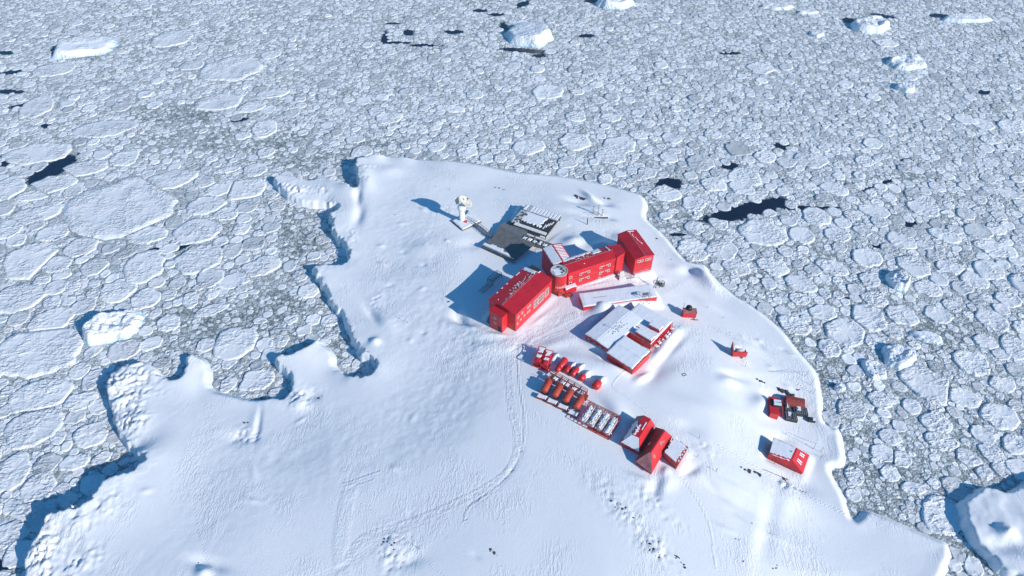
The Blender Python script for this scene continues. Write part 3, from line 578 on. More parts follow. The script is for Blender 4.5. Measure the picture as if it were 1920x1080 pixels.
def floe_batch(ids, K, gap, name='brash_ice'):
    r, th = cell_radii(ids, K, gap); A = acc[ids]; n = len(ids); h = np.clip((.03+.045*A[:, 2])*np.exp(.55*rng.standard_normal(n)), .03, .42)
    c, s = np.cos(th), np.sin(th); R = []
    for f, zf in ((1.03, None), (.97, 1.0), (.74, .72)):
        z = np.full((n, K), -.12) if zf is None else np.repeat((h*zf)[:, None], K, 1)
        if zf is not None: z = z*(1+.22*rng.standard_normal(z.shape)*(1 if zf == 1 else .5))
        R.append(np.stack([A[:, 0:1]+r*f*c, A[:, 1:2]+r*f*s, z], -1))
    cen = np.stack([A[:, 0], A[:, 1], h*.8], -1)[:, None]; V = np.concatenate(R+[cen], 1); m_ = 3*K+1
    i = np.arange(K); j = (i+1) % K; base = (np.arange(n)*m_)[:, None, None]
    q = np.concatenate([np.stack([i, j, K+j, K+i], 1), np.stack([K+i, K+j, 2*K+j, 2*K+i], 1)])[None]+base; t = np.stack([2*K+i, 2*K+j, 0*i+3*K], 1)[None]+base
    tone = np.repeat((.32+.24*rng.standard_normal(n))[:, None], m_, 1); tone[:, K:2*K] += .05
    return V, t, q, tone
area = acc[:, 2]*(1.0/scale_at(540)[0]); ppx, ppy = topx(acc[:, 0], acc[:, 1]); sc_ = FPX/(acc[:, 1]*cp+CAMH*sp)
show = acc[:, 2]*sc_*np.sqrt(np.clip(.3+(ppy/1080)*.6, .2, 1)); vis = (ppx > -5) & (ppx < 1925) & (ppy > -3) & (ppy < 1085); show = np.where(vis, show, 0)
order = np.argsort(-show); indiv = order[:300-nb]; rest = np.setdiff1d(np.arange(n_s), indiv)
small = rest[acc[rest, 2] < 1.4]; med = rest[acc[rest, 2] >= 1.4]
Vs, Ts, Qs, Tn = [], [], [], []; off = 0
for ids, K, gap in ((small, 9, .02), (med, 16, .05)):
    V, t, q, tone = floe_batch(ids, K, gap); V = V.reshape(-1, 3); Vs.append(V); Ts.append(t.reshape(-1, 3)+off); Qs.append(q.reshape(-1, 4)+off); Tn.append(tone.ravel()); off += len(V)
tag(mesh_np('small_ice_floes', np.vstack(Vs), np.vstack(Ts), np.vstack(Qs), 'floe', attrs={'tone': np.concatenate(Tn)}), kind='stuff')
LAND = [((1400,394),'the long black strip of open water'),((200,610),'the blocky iceberg off the western shore'),((160,86),'the wedge shaped iceberg at upper left'),((994,60),'the big tilted iceberg at top centre'),((1634,44),'the rounded iceberg at upper right'),((1697,150),'the jagged low iceberg at right'),((1683,523),'the small steep iceberg east of the station'),
 ((1665,680),'the touching pair of icebergs'),((1850,980),'the big islet at lower right'),((1240,350),'the two small black pools above the station'),((95,318),'the dark lead near the left edge'),((230,388),'the huge cracked floe at left'),((520,700),'the notched western cove'),((560,340),'the rocky spit at the upper left shore'),((100,900),'the shadowed cliff at lower left'),
 ((1900,200),'the right edge, high up'),((1560,620),'the eastern shore below the open water'),((1880,430),'the right edge, halfway up'),((1050,200),'the open pack north of the island'),((400,130),'the open pack at upper left'),((60,520),'the left edge, halfway down'),((1480,330),'the pack right of the black pools'),((760,220),'the pack above the dish antenna'),((1660,870),'the dark brash bay by the southeast shore'),((60,200),'the left edge, high up'),((1250,200),'the pack right of top centre'),((1870,700),'the right edge, low down'),((1750,320),'the grey brash streak at right'),((250,800),'the ragged western cliff'),((600,150),'the pack left of top centre')]
def add_floe(cx, cy, th, r, h, tone, seed):
    K = len(th); Rn = [1.02, .98, .86, .66, .44, .22]; V = []
    for k, f in enumerate(Rn):
        X = r*f*np.cos(th); Y = r*f*np.sin(th); wx, wy = cx+X, cy+Y
        z = np.full(K, -.15) if k == 0 else h*([0, 1.0, .88, .82, .82, .82][k])+.18*(np.maximum(0, 1-np.abs(fbm(wx/5.1, wy/3.6, 61, 3))*7)-.1)*(k > 0)+.06*fbm(wx, wy, 5, 2)
        V.append(np.stack([X, Y, z], 1))
    V = np.vstack(V+[np.array([[0, 0, h*.8]])]); i = np.arange(K); j = (i+1) % K
    q = np.concatenate([np.stack([k*K+i, k*K+j, (k+1)*K+j, (k+1)*K+i], 1) for k in range(5)]); t = np.stack([5*K+i, 5*K+j, 0*i+6*K], 1)
    tn = np.full(len(V), tone); tn[K:2*K] += .10
    o = mesh_np('ice_floe', V, t, q, 'floe', attrs={'tone': tn}); o.location = (cx, cy, 0); return o
floes = []
for cx, cy, rx, ry, an, tn, sd in big:
    K = 96; th = np.arange(K)*2*PI/K; r = 1/np.sqrt((np.cos(th-an)/rx)**2+(np.sin(th-an)/ry)**2)
    f_ = np.full(K, 1.10)
    nk_ = int(rng.integers(6, 10))
    for k_ in range(nk_):
        c_ = np.cos(th-2*PI*(k_+rng.uniform(-.3, .3))/nk_); f_ = np.minimum(f_, np.where(c_ > .05, rng.uniform(.90, 1.08)/np.maximum(c_, .05), 9))
    f_ = (f_+.6*np.roll(f_, 1)+.6*np.roll(f_, -1))/2.2; r = r*f_*(1+.13*fbm(np.cos(th)*1.3+sd*3, np.sin(th)*1.3, 3, 3)+.07*fbm(np.cos(th)*5+sd*3, np.sin(th)*5, 8, 4)+.006*rng.standard_normal(K))
    for (c2, d2, r2, s2, a2, _, _) in big:                  # neighbours share a straight crack instead of overlapping
        dx, dy = c2-cx, d2-cy; dd = math.hypot(dx, dy)
        if .1 < dd < max(rx, ry)+max(r2, s2)+1:
            bt = math.atan2(dy, dx); e1 = 1/math.sqrt((math.cos(bt-an)/rx)**2+(math.sin(bt-an)/ry)**2); e2 = 1/math.sqrt((math.cos(bt-a2)/r2)**2+(math.sin(bt-a2)/s2)**2); of_ = dd*e1/(e1+e2)-.25
            c_ = np.cos(th-bt); r = np.minimum(r, np.where(c_ > .05, of_/np.maximum(c_, .05), 1e3))
    o = add_floe(cx, cy, th, r*.99, min(.25+.02*min(rx, ry), .5), tn*.8+.02, sd); floes.append((o, cx, cy, rx*ry, rx/ry))
rI, thI = cell_radii(indiv, 28, .1)
for k, i in enumerate(indiv):
    a, b, c = acc[i]; o = add_floe(a, b, thI, rI[k], min(.16+.05*c, .42), float(.28+.15*rng.standard_normal()), k); floes.append((o, a, b, c*c, rI[k].max()/rI[k].min()))
byl = {}
for f in floes:
    px, py = topx(f[1], f[2]); k = min(range(len(LAND)), key=lambda t: (LAND[t][0][0]-px)**2+(1.3*(LAND[t][0][1]-py))**2); byl.setdefault(k, []).append((f, px, py))
for k, lst in byl.items():
    parts = {}
    for f, px, py in lst:
        lx, ly = LAND[k][0]; side = ('left of' if px < lx else 'right of') if abs(px-lx) > 1.2*abs(py-ly) else ('above' if py < ly else 'below'); parts.setdefault(side, []).append(f)
    for side, fs in parts.items():
        fs.sort(key=lambda f: -f[3])
        for n_, f in enumerate(fs): tag(f[0], ('%s flat ice floe %s %s' % (ORD[min(n_, 19)], side, LAND[k][1])), 'ice floe', 'flat ice floes of the pack ice')

# ================================================================ station
def root_of(F, name, label, cat, group=None): return thing(name, label, cat, F['o'], F['rz'], group)
def wob(n, a, seed): r = random.Random(seed); return [r.uniform(-a, a) for _ in range(n)]
def gable_snow(parent, x0, x1, y0, y1, along, zf, seed, rag=.06):
    if along == 'x':
        ym = (y0+y1)/2; snow_patch(parent, x0, x1, y0, ym+.02, zf, .3, rag, seed, sides='yxX'); snow_patch(parent, x0, x1, ym-.02, y1, zf, .32, rag, seed+1, sides='YxX')
    else:
        xm = (x0+x1)/2; snow_patch(parent, x0, xm+.02, y0, y1, zf, .3, rag, seed, sides='yxY'); snow_patch(parent, xm-.02, x1, y0, y1, zf, .32, rag, seed+1, sides='YXy')
def snow_patch(parent, x0, x1, y0, y1, zf, t=.22, rag=.4, seed=1, name='roof_snow', m='roof_snow', sides='xXyY'):
    # ragged sheet of snow lying on a surface whose height is zf(x, y)
    r = random.Random(seed); pts = []
    def edge(ax, ay, bx, by, on):
        L = math.hypot(bx-ax, by-ay); n = max(2, int(L/.55)); nx_, ny_ = (by-ay)/L, -(bx-ax)/L; ph = 0
        for i in range(n):
            tt = i/n; ph = .5*ph+r.uniform(-1, 1)*rag*(1 if on else .08); d = -abs(ph); pts.append((ax+(bx-ax)*tt+nx_*d, ay+(by-ay)*tt+ny_*d))
    edge(x0, y0, x1, y0, 'y' in sides); edge(x1, y0, x1, y1, 'X' in sides); edge(x1, y1, x0, y1, 'Y' in sides); edge(x0, y1, x0, y0, 'x' in sides)
    n = len(pts); cx, cy = (x0+x1)/2, (y0+y1)/2; mb = MB(); v = []
    for f, h in ((1, -.03), (.985, t*.7), (.9, t)): v += [(cx+(x-cx)*f, cy+(y-cy)*f, zf(cx+(x-cx)*f, cy+(y-cy)*f)+h) for x, y in pts]
    fs = [(k*n+i, k*n+(i+1) % n, (k+1)*n+(i+1) % n, (k+1)*n+i) for k in range(2) for i in range(n)]+[tuple(range(2*n, 3*n))]
    mb.add(v, fs); return mb.build(name, m, parent)
def flecks(parent, zf, spots, seed, name='snow_flecks'):    # small leftover scraps of snow
    r = random.Random(seed); mb = MB()
    for (x, y, a, b) in spots:
        n = 7; q = [(x+math.cos(2*PI*i/n)*a*r.uniform(.6, 1.2), y+math.sin(2*PI*i/n)*b*r.uniform(.6, 1.2)) for i in range(n)]
        mb.add([(u, v, zf(u, v)+.02) for u, v in q]+[(u*.8+x*.2, v*.8+y*.2, zf(u, v)+.10) for u, v in q], [(i, (i+1) % n, n+(i+1) % n, n+i) for i in range(n)]+[tuple(range(n, 2*n))])
    return tag(mb.build(name, 'roof_snow', parent), kind='stuff')
def gable(parent, L, D, h, rise, over=.25, along='x', m='red_roof_dim', th=.18, ridge_cap=True, x0=0, y0=0):
    # low gable roof as two slabs; returns height function of its surface
    if along == 'x': zf = lambda x, y: h+rise*(1-abs((y-y0)-D/2)/(D/2))+th
    else: zf = lambda x, y: h+rise*(1-abs((x-x0)-L/2)/(L/2))+th
    mb = MB(); X0, X1, Y0, Y1 = x0-over, x0+L+over, y0-over, y0+D+over
    if along == 'x':
        ym = y0+D/2; pr = [(Y0, zf(0, Y0)-th), (ym, zf(0, ym)-th), (Y1, zf(0, Y1)-th), (Y1, zf(0, Y1)), (ym, zf(0, ym)), (Y0, zf(0, Y0))]
        mb.loft([(X0, y, z) for y, z in pr], [(X1, y, z) for y, z in pr])
    else:
        xm = x0+L/2; pr = [(X0, zf(X0, 0)-th), (xm, zf(xm, 0)-th), (X1, zf(X1, 0)-th), (X1, zf(X1, 0)), (xm, zf(xm, 0)), (X0, zf(X0, 0))]
        mb.loft([(x, Y1, z) for x, z in pr], [(x, Y0, z) for x, z in pr])
    rf = mb.build('roof', m, parent)
    if ridge_cap:
        c = MB()
        if along == 'x': c.box(X0+.1, X1-.1, y0+D/2-.09, y0+D/2+.09, h+rise+th-.03, h+rise+th+.07)
        else: c.box(x0+L/2-.09, x0+L/2+.09, Y0+.1, Y1-.1, h+rise+th-.03, h+rise+th+.07)
        c.build('ridge_cap', 'red_dusted', rf)
    return zf
def walls(parent, q, z0, z1, m='red', rise=0, along='x'):
    mb = MB(); mb.hexa(q, z0, z1)
    if rise:                                                # gable triangles
        xs = [p[0] for p in q]; ys = [p[1] for p in q]; a, b, c, d = min(xs), max(xs), min(ys), max(ys); k = .003
        if along == 'x': mb.loft([(a, c, z1), (a, d, z1), (a, (c+d)/2, z1+rise-.02)], [(b, c, z1), (b, d, z1), (b, (c+d)/2, z1+rise-.02)])
        else: mb.loft([(a, d, z1), (b, d, z1), ((a+b)/2, d, z1+rise-.02)], [(a, c, z1), (b, c, z1), ((a+b)/2, c, z1+rise-.02)])
    return mb.build('wall', m, parent)
def window(parent, face, u, z, w_, h_, off=0, mull=0, fm='frame_white', fr=.14, name='window'):
    # face 'y': wall at y=off facing -y, u along x; face 'x': wall at x=off facing -x, u along y
    f = MB(); g = MB(); e = .06
    def bx(mb, a, b, c, d, p0, p1):
        if face == 'y': mb.box(a, b, off-p1, off-p0, c, d)
        else: mb.box(off-p1, off-p0, a, b, c, d)
    a, b, c, d = u-w_/2, u+w_/2, z-h_/2, z+h_/2
    bx(f, a, b, c, c+fr, 0, e); bx(f, a, b, d-fr, d, 0, e); bx(f, a, a+fr, c+fr, d-fr, 0, e); bx(f, b-fr, b, c+fr, d-fr, 0, e)
    for k in range(mull): xm = a+(b-a)*(k+1)/(mull+1); bx(f, xm-fr*.4, xm+fr*.4, c+fr, d-fr, 0, e-.005)
    if mull: zm = (c+d)/2; [bx(f, a+(b-a)*k/(mull+1)+fr*.7, a+(b-a)*(k+1)/(mull+1)-fr*.7, zm-fr*.35, zm+fr*.35, 0, e-.008) for k in range(mull+1)]
    bx(g, a+fr*.9, b-fr*.9, c+fr*.9, d-fr*.9, -.02, .02)
    o = f.build(name, fm, parent); g.build('pane', 'glass', o); return o

# ---- long western block
F = FR['west']; L, D, h = F['L'], F['D'], F['h']
t = root_of(F, 'station_building', 'long red two storey block with snow flecked roof, nearest end of the bent main building', 'building')
walls(t, [(0, 0), (L, 0), (L, D), (0, D)], -2, h, 'red_panel', .9)
zf = gable(t, L, D*.99, h, .9)
r = random.Random(3)
flecks(t, zf, [(r.gauss(L*.55, L*.14), D*.66+r.gauss(0, .5), r.uniform(.07, .17), r.uniform(.12, .55)) for _ in range(46)]+[(L*.2+r.random()*L*.6, D-.2, .5, .25) for _ in range(8)]+[(1.5, D*.75, .25, .2), (3, D*.56, .5, .08), (6, D*.57, .9, .07), (12, D*.56, 1.2, .07), (16, D*.57, .8, .06)], 4)
snow_patch(t, L-2.6, L-.1, D*.5, D, zf, .25, .5, 5); snow_patch(t, L-1.2, L, D*.42, D*.55, zf, .2, .3, 6)
mb = MB(); mb.box(.4, L-.4, D*.53, D*.545, zf(0, D*.53), zf(0, D*.53)+.06); mb.build('roof_cable', 'red_dusted', t)
for u, w_, mu in ((.545, 2.1, 1), (.70, 3.4, 2), (.865, 2.1, 1)): window(t, 'y', L*u, h*.52, w_, 3.6, 0, mu, fr=.28)
for u, z, w_, h_ in ((.07, .70, .95, .95), (.175, .72, .95, .95), (.235, .46, .85, .95), (.36, .72, 2.0, .85), (.35, .45, 1.8, .9), (.05, .36, .7, .8), (.14, .42, .7, .7)): window(t, 'y', L*u, h*z, w_, h_, fr=.22)
mb = MB(); y0, y1 = D*.30, D*.76; walls_ = mb.box(-3.0, .1, y0, y1, -2, h*.88); ax = mb.build('stair_annex', 'red', t)
window(ax, 'x', (y0+y1)/2+.3, h*.62, 1.0, 1.0, -3.0, fr=.25); window(ax, 'x', (y0+y1)/2+.3, h*.34, 1.0, 1.0, -3.0, fr=.25)
mb = MB(); mb.box(-3.25, .2, y0-.2, y1+.2, h*.88, h*.88+.2); mb.build('annex_roof', 'red_roof_dim', ax)
mb = MB(); mb.box(-3.06, -2.95, y0+.5, y0+1.7, -.5, 1.9); mb.build('door', 'dark', ax)
mb = MB()
for k in range(7): mb.box(-2.6+k*.3, -2.3+k*.3, y1+.2, y1+1.8, .2+k*.32, .28+k*.32)
for yy in (y1+.2, y1+1.8): mb.beam((-2.6, yy, .9), (-.3, yy, 3.4), .05); mb.beam((-2.6, yy, .1), (-.3, yy, 2.5), .07)
mb.build('outside_stair', 'dark', t)
mb = MB(); mb.box(L-.9, L+.5, D*.45, D*.8, h+1.1, h+1.5); mb.build('roof_gutter', 'dark', t)

# ---- round stair tower
p = P3(1048.5, 507, 9.6); z0 = 7.1; c_ = U(1048.5, 507, z0+9.6)
t = thing('stair_tower', 'round red tower with grey snow dusted flat top at the bend of the main building', 'tower', (c_[0], c_[1], z0), FR['mid']['rz'])
R_ = 2.85; mb = MB(); mb.cyl((0, 0, -2), (0, 0, 9.4), R_, n=40); mb.build('wall', 'red', t, False)
mb = MB(); mb.rings([(0, 0, 9.35), (0, 0, 9.6), (0, 0, 9.62), (0, 0, 9.45), (0, 0, 9.44)], [R_+.12, R_+.12, R_-.12, R_-.13, .01], 40); rf = mb.build('roof_rim', 'pale_steel', t)
snow_patch(rf, -2.4, 1.2, -1.9, 2.1, lambda x, y: 9.44, .1, .7, 8, 'roof_snow')
mb = MB(); r = random.Random(5)
for _ in range(14): a = r.uniform(-1.2, 1.2); x, y = 1.2*math.cos(a)+r.uniform(-.5, .6), 1.6*math.sin(a); mb.box(x-.25, x+.25, y-.2, y+.2, 9.44, 9.44+r.uniform(.2, .5))
mb.build('roof_equipment', 'deck', rf)
def ring_panels(z, hh, a0, a1, n, w_, name, m):
    mb = MB()
    for k in range(n):
        a = math.radians(a0+(a1-a0)*(k+.5)/n); c, s = math.cos(a), math.sin(a); q = [(R_*c*1.0-s*d, R_*s+c*d) for d in (-w_/2, w_/2)]
        mb.loft([(q[0][0]*.97, q[0][1]*.97, z), (q[1][0]*.97, q[1][1]*.97, z), (q[1][0]*1.03, q[1][1]*1.03, z), (q[0][0]*1.03, q[0][1]*1.03, z)], [(q[0][0]*.97, q[0][1]*.97, z+hh), (q[1][0]*.97, q[1][1]*.97, z+hh), (q[1][0]*1.03, q[1][1]*1.03, z+hh), (q[0][0]*1.03, q[0][1]*1.03, z+hh)])
    return mb.build(name, m, t)
ring_panels(3.7, .8, -140, -50, 8, .34, 'window_band', 'frame_white'); ring_panels(1.6, .7, -110, -80, 2, .4, 'window_band', 'frame_white')
mb = MB(); mb.box(1.2, 5.4, -3.6, -2.0, -1, 3.0); mb.build('porch', 'red', t)
snow_patch(t, 1.0, 5.5, -3.8, -1.9, lambda x, y: 3.0, .35, .3, 12, 'porch_snow')
mb = MB(); mb.box(-1.6, 1.2, -3.4, -2.2, -1, 2.2); mb.box(.5, 3.0, -5.2, -3.8, -1, 1.4); mb.build('porch_side', 'red_worn', t)

# ---- middle wing
F = FR['mid']; L, D, h = F['L'], F['D'], F['h']
t = root_of(F, 'station_wing', 'red two storey wing with rows of white framed windows between round tower and end block', 'building')
walls(t, [(0, 0), (L, 0), (L, D), (0, D)], -2, h, 'red_panel', .8)
zf = gable(t, L, D, h, .8)
snow_patch(t, .2, L*.8, D*.80, D+.1, zf, .25, .55, 21, sides='yXx'); snow_patch(t, L*.62, L*.80, D*.62, D, zf, .3, .35, 22); snow_patch(t, L*.93, L*.96, D*.5, D, zf, .25, .08, 23)
flecks(t, zf, [(L*(.2+.5*random.Random(i).random()), D*.68+random.Random(i+50).uniform(-.5, .5), .3, .12) for i in range(14)]+[(L*.36, D*.22, .3, .12)], 9)
for u, two in ((.055, 0), (.26, 1), (.43, 2), (.68, 1), (.86, 2)):
    for z in (.70, .38):
        x = L*u; window(t, 'y', x, h*z, 1.0, 1.25, fr=.22)
        if two: window(t, 'y', x+(1.0 if two == 1 else -1.0), h*z+.36, .95, .45, fr=.16)
window(t, 'y', L*.67, h*.13, .9, 1.0, fr=.18)
mb = MB(); mb.box(.05, L-.05, -.05, 0, h*.53, h*.53+.07); mb.build('trim', 'red_dusted', t)
mb = MB(); mb.hexa([(L, -.4), (L+3.9, .9), (L+4.2, D*.8), (L, D*.9)], -2, h+.25); lk = mb.build('link_block', 'red', t)
mb = MB(); mb.hexa([(L-.15, -.6), (L+4.1, .7), (L+4.4, D*.83), (L-.15, D*.93)], h+.25, h+.45); mb.build('link_roof', 'red_roof_dim', lk)
snow_patch(t, -.1, L+.4, -1.0, .05, lambda x, y: -.1+.02*x, .5, .35, 24, 'snow_ledge', sides='yX')

# ---- end block
F = FR['ne']; L, D, h = F['L'], F['D'], F['h']
t = root_of(F, 'end_block', 'tall plain red block with ridged roof at the right end of the main building', 'building')
walls(t, [(0, 0), (L, 0), (L, D), (0, D)], -2, h, 'red_panel', .7, 'y')
zf = gable(t, L, D, h, .7, along='y')
flecks(t, zf, [(L*.55+i*.16+random.Random(i).uniform(-.3, .3), D*.93-i*.62, .28, .16) for i in range(12)]+[(L*(.5+.06*i), D-.5, .3, .3) for i in range(6)], 14)
for u in (.30, .72):
    for s in (-1, 1): window(t, 'y', L*u+s*.62, h*.80, 1.1, 1.15, fr=.22)
mb = MB(); mb.box(-.03, L+.03, -.05, 0, .9, 1.25); mb.build('base_band', 'red_dusted', t)
mb = MB(); mb.box(-4.2, 0, D*.72, D*.80, -1, 2.6); mb.box(-4.3, -4.1, D*.72, D*.95, -1, 2.9); mb.build('side_wall', 'red_worn', t)
snow_patch(t, .2, L, -1.0, .05, lambda x, y: -.2, .6, .35, 25, 'snow_ledge', sides='yX')

# ---- annex behind the tower
F = FR['annex']; L, D, h = F['L'], F['D'], F['h']
t = root_of(F, 'annex', 'red annex behind the round tower, roof half snow and half striped red', 'building')
walls(t, [(0, 0), (L, 0), (L, D), (0, D)], -2, h, 'red', .8, 'y')
zf = gable(t, L, D, h, .8, along='y')
snow_patch(t, .0, L*.47, 0, D, zf, .22, .15, 31)
for k in range(11): snow_patch(t, L*.55, L*.98, D*(.03+.088*k), D*(.03+.088*k)+D*(.058 if k < 5 else .045), zf, .12, .07, 40+k)

# ---- low snow buried building
F = FR['low']; L, D, h = F['L'], F['D'], F['h']
t = root_of(F, 'long_shed', 'long low shed under smooth snow with a thin red wall strip, below the windowed wing', 'building')
walls(t, [(0, 0), (L, 0), (L, D), (0, D)], -2, h, 'red'); mb = MB(); mb.box(-.15, L+.15, -.15, D+.15, h, h+.15); mb.build('roof', 'red_worn', t)
snow_patch(t, -.2, L+.25, -.1, D+.2, lambda x, y: h+.15, .4, .08, 51)
mb = MB(); mb.box(4, 9, D*.52, D*.53, h+.55, h+.62); mb.build('roof_pipe', 'dark', t)
for s in (0, 1):
    a = L*.80+s*1.9; sc = None
t2 = thing('scaffold_stand', 'grey steel scaffold frame standing against the red strip of the long low shed', 'scaffold', P3(1206, 571), F['rz'])
mb = MB()
for x in (0, 2.2):
    for y in (0, 1.6): mb.beam((x, y, -.3), (x, y, 4.2), .07)
for z in (2.2, 4.2):
    for y in (0, 1.6): mb.beam((0, y, z), (2.2, y, z), .06)
    for x in (0, 2.2): mb.beam((x, 0, z), (x, 1.6, z), .06)
mb.beam((0, 0, 0), (2.2, 0, 2.2), .04); mb.build('frame', 'steel', t2)
mb = MB(); mb.box(-.6, 1.6, .3, 1.3, 4.2, 4.3); mb.build('top_board', 'steel', t2)

# ---- big snow roofed hall complex
F = FR['hallA']; L, D, h = F['L'], F['D'], F['h']
t = root_of(F, 'snowed_hall', 'widest red hall under an unbroken snow roof, its shaded end wall with four windows', 'building')
walls(t, [(0, 0), (L, 0), (L, D), (0, D)], -2, h, 'red', .5); zf = gable(t, L, D, h, .5, m='red_worn')
gable_snow(t, -.3, L+.3, -.3, D+.3, 'x', zf, 61)
for k in range(4): window(t, 'x', D*(.12+.25*k), h*.5, 1.0, .7, fr=.24)
r = random.Random(8); mb = MB()
for k in range(34):
    x, y = L*.50+r.gauss(0, 2.0), D*.30+r.gauss(0, 1.1); mb.box(x-.2, x+.2, y-.06, y+.06, zf(x, y)+.3, zf(x, y)+.4+r.random()*.15)
mb.beam((L*.42, D*.42, zf(0, D*.4)), (L*.42, D*.42, zf(0, 0)+2.6), .09); mb.beam((L*.42-.8, D*.42, zf(0, 0)+2.3), (L*.42+.8, D*.42, zf(0, 0)+2.3), .05)
mb.build('roof_wires', 'pale_steel', t)
F = FR['hallC']; L, D, h = F['L'], F['D'], F['h']
t = root_of(F, 'rear_hall', 'red hall with two small red cabins on its snowy roof, sunlit long wall facing right', 'building')
walls(t, [(0, 0), (L, 0), (L, D), (0, D)], -2, h, 'red'); mb = MB(); mb.box(-.2, L+.2, -.2, D+.2, h, h+.15); mb.build('roof', 'red_worn', t)
snow_patch(t, -.3, L+.3, .0, D+.3, lambda x, y: h+.15, .35, .08, 62)
def cabin(x0, x1, y0, y1, zb, hh, seed):
    mb = MB(); mb.box(x0, x1, y0, y1, zb, zb+hh); c = mb.build('roof_cabin', 'red', t); mb = MB(); mb.box(x0-.05, x1+.05, y0-.05, y1+.05, zb+hh, zb+hh+.08); mb.build('cabin_roof', 'red_roof_dim', c)
    snow_patch(c, x0-.1, x1+.1, y0-.1, y1+.1, lambda x, y: zb+hh+.08, .28, .06, seed, 'cabin_snow')
cabin(-.2, L*.17, .2, 6.2, h+.1, 1.6, 63); cabin(L*.42, L*.60, .6, 4.6, h+.1, 1.7, 64)
mb = MB(); mb.box(L*.20, L*.9, -1.0, -.05, 1.0, 1.25); mb.box(L*.05, L*.8, -.5, -.1, 2.3, 2.5); mb.beam((L*.1, -1.2, .8), (L*.95, -.6, 2.6), .12); [mb.beam((L*q_, -1.3, .2), (L*(q_+.06), -.2, 2.6), .07) for q_ in (.1, .25, .4, .62, .8, .93)]; mb.beam((L*.05, -1.35, .9), (L*1.0, -1.2, 1.6), .07); mb.build('wall_ledge', 'red', t)
for k in range(6): snow_patch(t, L*(.08+.15*k), L*(.19+.15*k), -1.9+.2*(k % 3), -.3, lambda x, y: .9+.3*(k % 2), .5, .45, 170+k, 'snow_lump', sides='xXyY')
mb = MB(); mb.beam((L*.24, 6.2, h+.6), (L*.24, 9.6, h+.6), .12); mb.build('vent_pipe', 'dark', t)
F = FR['hallB']; L, D, h = F['L'], F['D'], F['h']
t = root_of(F, 'front_hall', 'lowest red hall of the snow roofed group, bare corner pointing down at open snow', 'building')
walls(t, [(0, 0), (L, 0), (L, D), (0, D)], -3, h, 'red', .45, 'y'); zf = gable(t, L, D, h, .35, along='y', m='red_worn')
gable_snow(t, -.3, L+.05, .1, D+.3, 'y', zf, 67, .12)

# ---- frusta: hipped roofs described by eave and top rings
def ring(px4, z): return [(*U(a, b, z), z) for a, b in px4]
def frustum_house(name, label, eave, top, ze, zt, gz, wall_m, cat='building', base_drop=2.0):
    e = ring(eave, ze); tp = ring(top, zt); cx = sum(p[0] for p in e)/4; cy = sum(p[1] for p in e)/4
    t = thing(name, label, cat, (cx, cy, gz)); loc = lambda P_, dz=0: [(x-cx, y-cy, z-gz+dz) for x, y, z in P_]
    pad([(p[0], p[1]) for p in e], gz, 2.5)
    e = loc(e); tp = loc(tp); mb = MB(); inset = [(x*.97, y*.97) for x, y, z in e]; mb.hexa(inset, -base_drop, e[0][2]-.02); mb.build('wall', wall_m, t)
    return t, e, tp
def face_patch(t, q, name, m, off=.06, uv=((0, 1), (0, 1)), rag=0, seed=0, th=.12):
    # slab on a quad face (a b c d, counter-clockwise seen from outside), covering a uv range, with ragged upper edge
    a, b, c, d = [Vector(p) for p in q]; n_ = (b-a).cross(d-a).normalized(); r = random.Random(seed)
    P_ = lambda u, v: (a+(b-a)*u)*(1-v)+(d+(c-d)*u)*v
    (u0, u1), (v0, v1) = uv; N = 14; lo = [P_(u0+(u1-u0)*i/N, v0+(rag*r.random() if rag else 0)) for i in range(N+1)]; hi = [P_(u0+(u1-u0)*i/N, v1-(rag*r.random() if rag else 0)) for i in range(N+1)]
    pts = lo+hi[::-1]; mb = MB(); k = len(pts); mb.add([p-n_*.03 for p in pts]+[p+n_*(off+th) for p in pts], [tuple(range(k-1, -1, -1)), tuple(range(k, 2*k))]+[(i, (i+1) % k, k+(i+1) % k, k+i) for i in range(k)])
    return mb.build(name, m, t)
def slopes(t, e, tp, mats, name='roof_slope'):
    A, B, C_, D_ = e; a, b, c, d = tp
    for q, m in (((A, B, b, a), mats[0]), ((B, C_, c, b), mats[1]), ((C_, D_, d, c), mats[2]), ((D_, A, a, d), mats[3])): face_patch(t, q, name, m, 0, th=.08)
    mb = MB(); mb.loft([(x, y, z-.1) for x, y, z in tp], [(x, y, z+.1) for x, y, z in tp]); mb.build('roof_top', mats[4], t)
gz = 8.4
t, e, tp = frustum_house('gabled_hall', 'red mansard roofed hall half covered in snow, next to the drum rack', [(1199,848),(1228,798),(1194,781),(1163,829)], [(1198,820.6),(1219.8,785.5),(1207,779),(1185,814.5)], gz+1.7, gz+4.3, gz, 'red')
slopes(t, e, tp, ('red', 'red_roof_dim', 'red_dusted', 'red_roof_dim', 'red_roof_dim'))
A, B, C_, D_ = e; a, b, c, d = tp
face_patch(t, (D_, A, a, d), 'roof_snow', 'roof_snow', .08, ((.02, .98), (.02, 1.0)), .04, 1); face_patch(t, (C_, D_, d, c), 'roof_snow', 'roof_snow', .08, ((.25, 1), (.15, 1.0)), .25, 2)
face_patch(t, (a, b, c, d), 'roof_snow', 'roof_snow', .12, ((.02, .55), (.45, 1)), .3, 3); face_patch(t, (a, b, c, d), 'roof_snow', 'roof_snow', .12, ((.35, .75), (.12, .3)), .05, 4)
gz = 8.5
t, e, tp = frustum_house('dusted_hall', 'long steep roofed red hall, right slope bright and front hip dusted grey with frost', [(1222,887),(1260.5,819),(1229,801),(1191,865)], [(1220,849.5),(1247,807.5),(1245,806),(1218,848)], gz+1.2, gz+4.1, gz, 'red')
slopes(t, e, tp, ('red', 'red_roof_dim', 'rust', 'red_dusted', 'red_roof_dim'))  # left slope's shade is painted in with the darker rust material
A, B, C_, D_ = e; a, b, c, d = tp
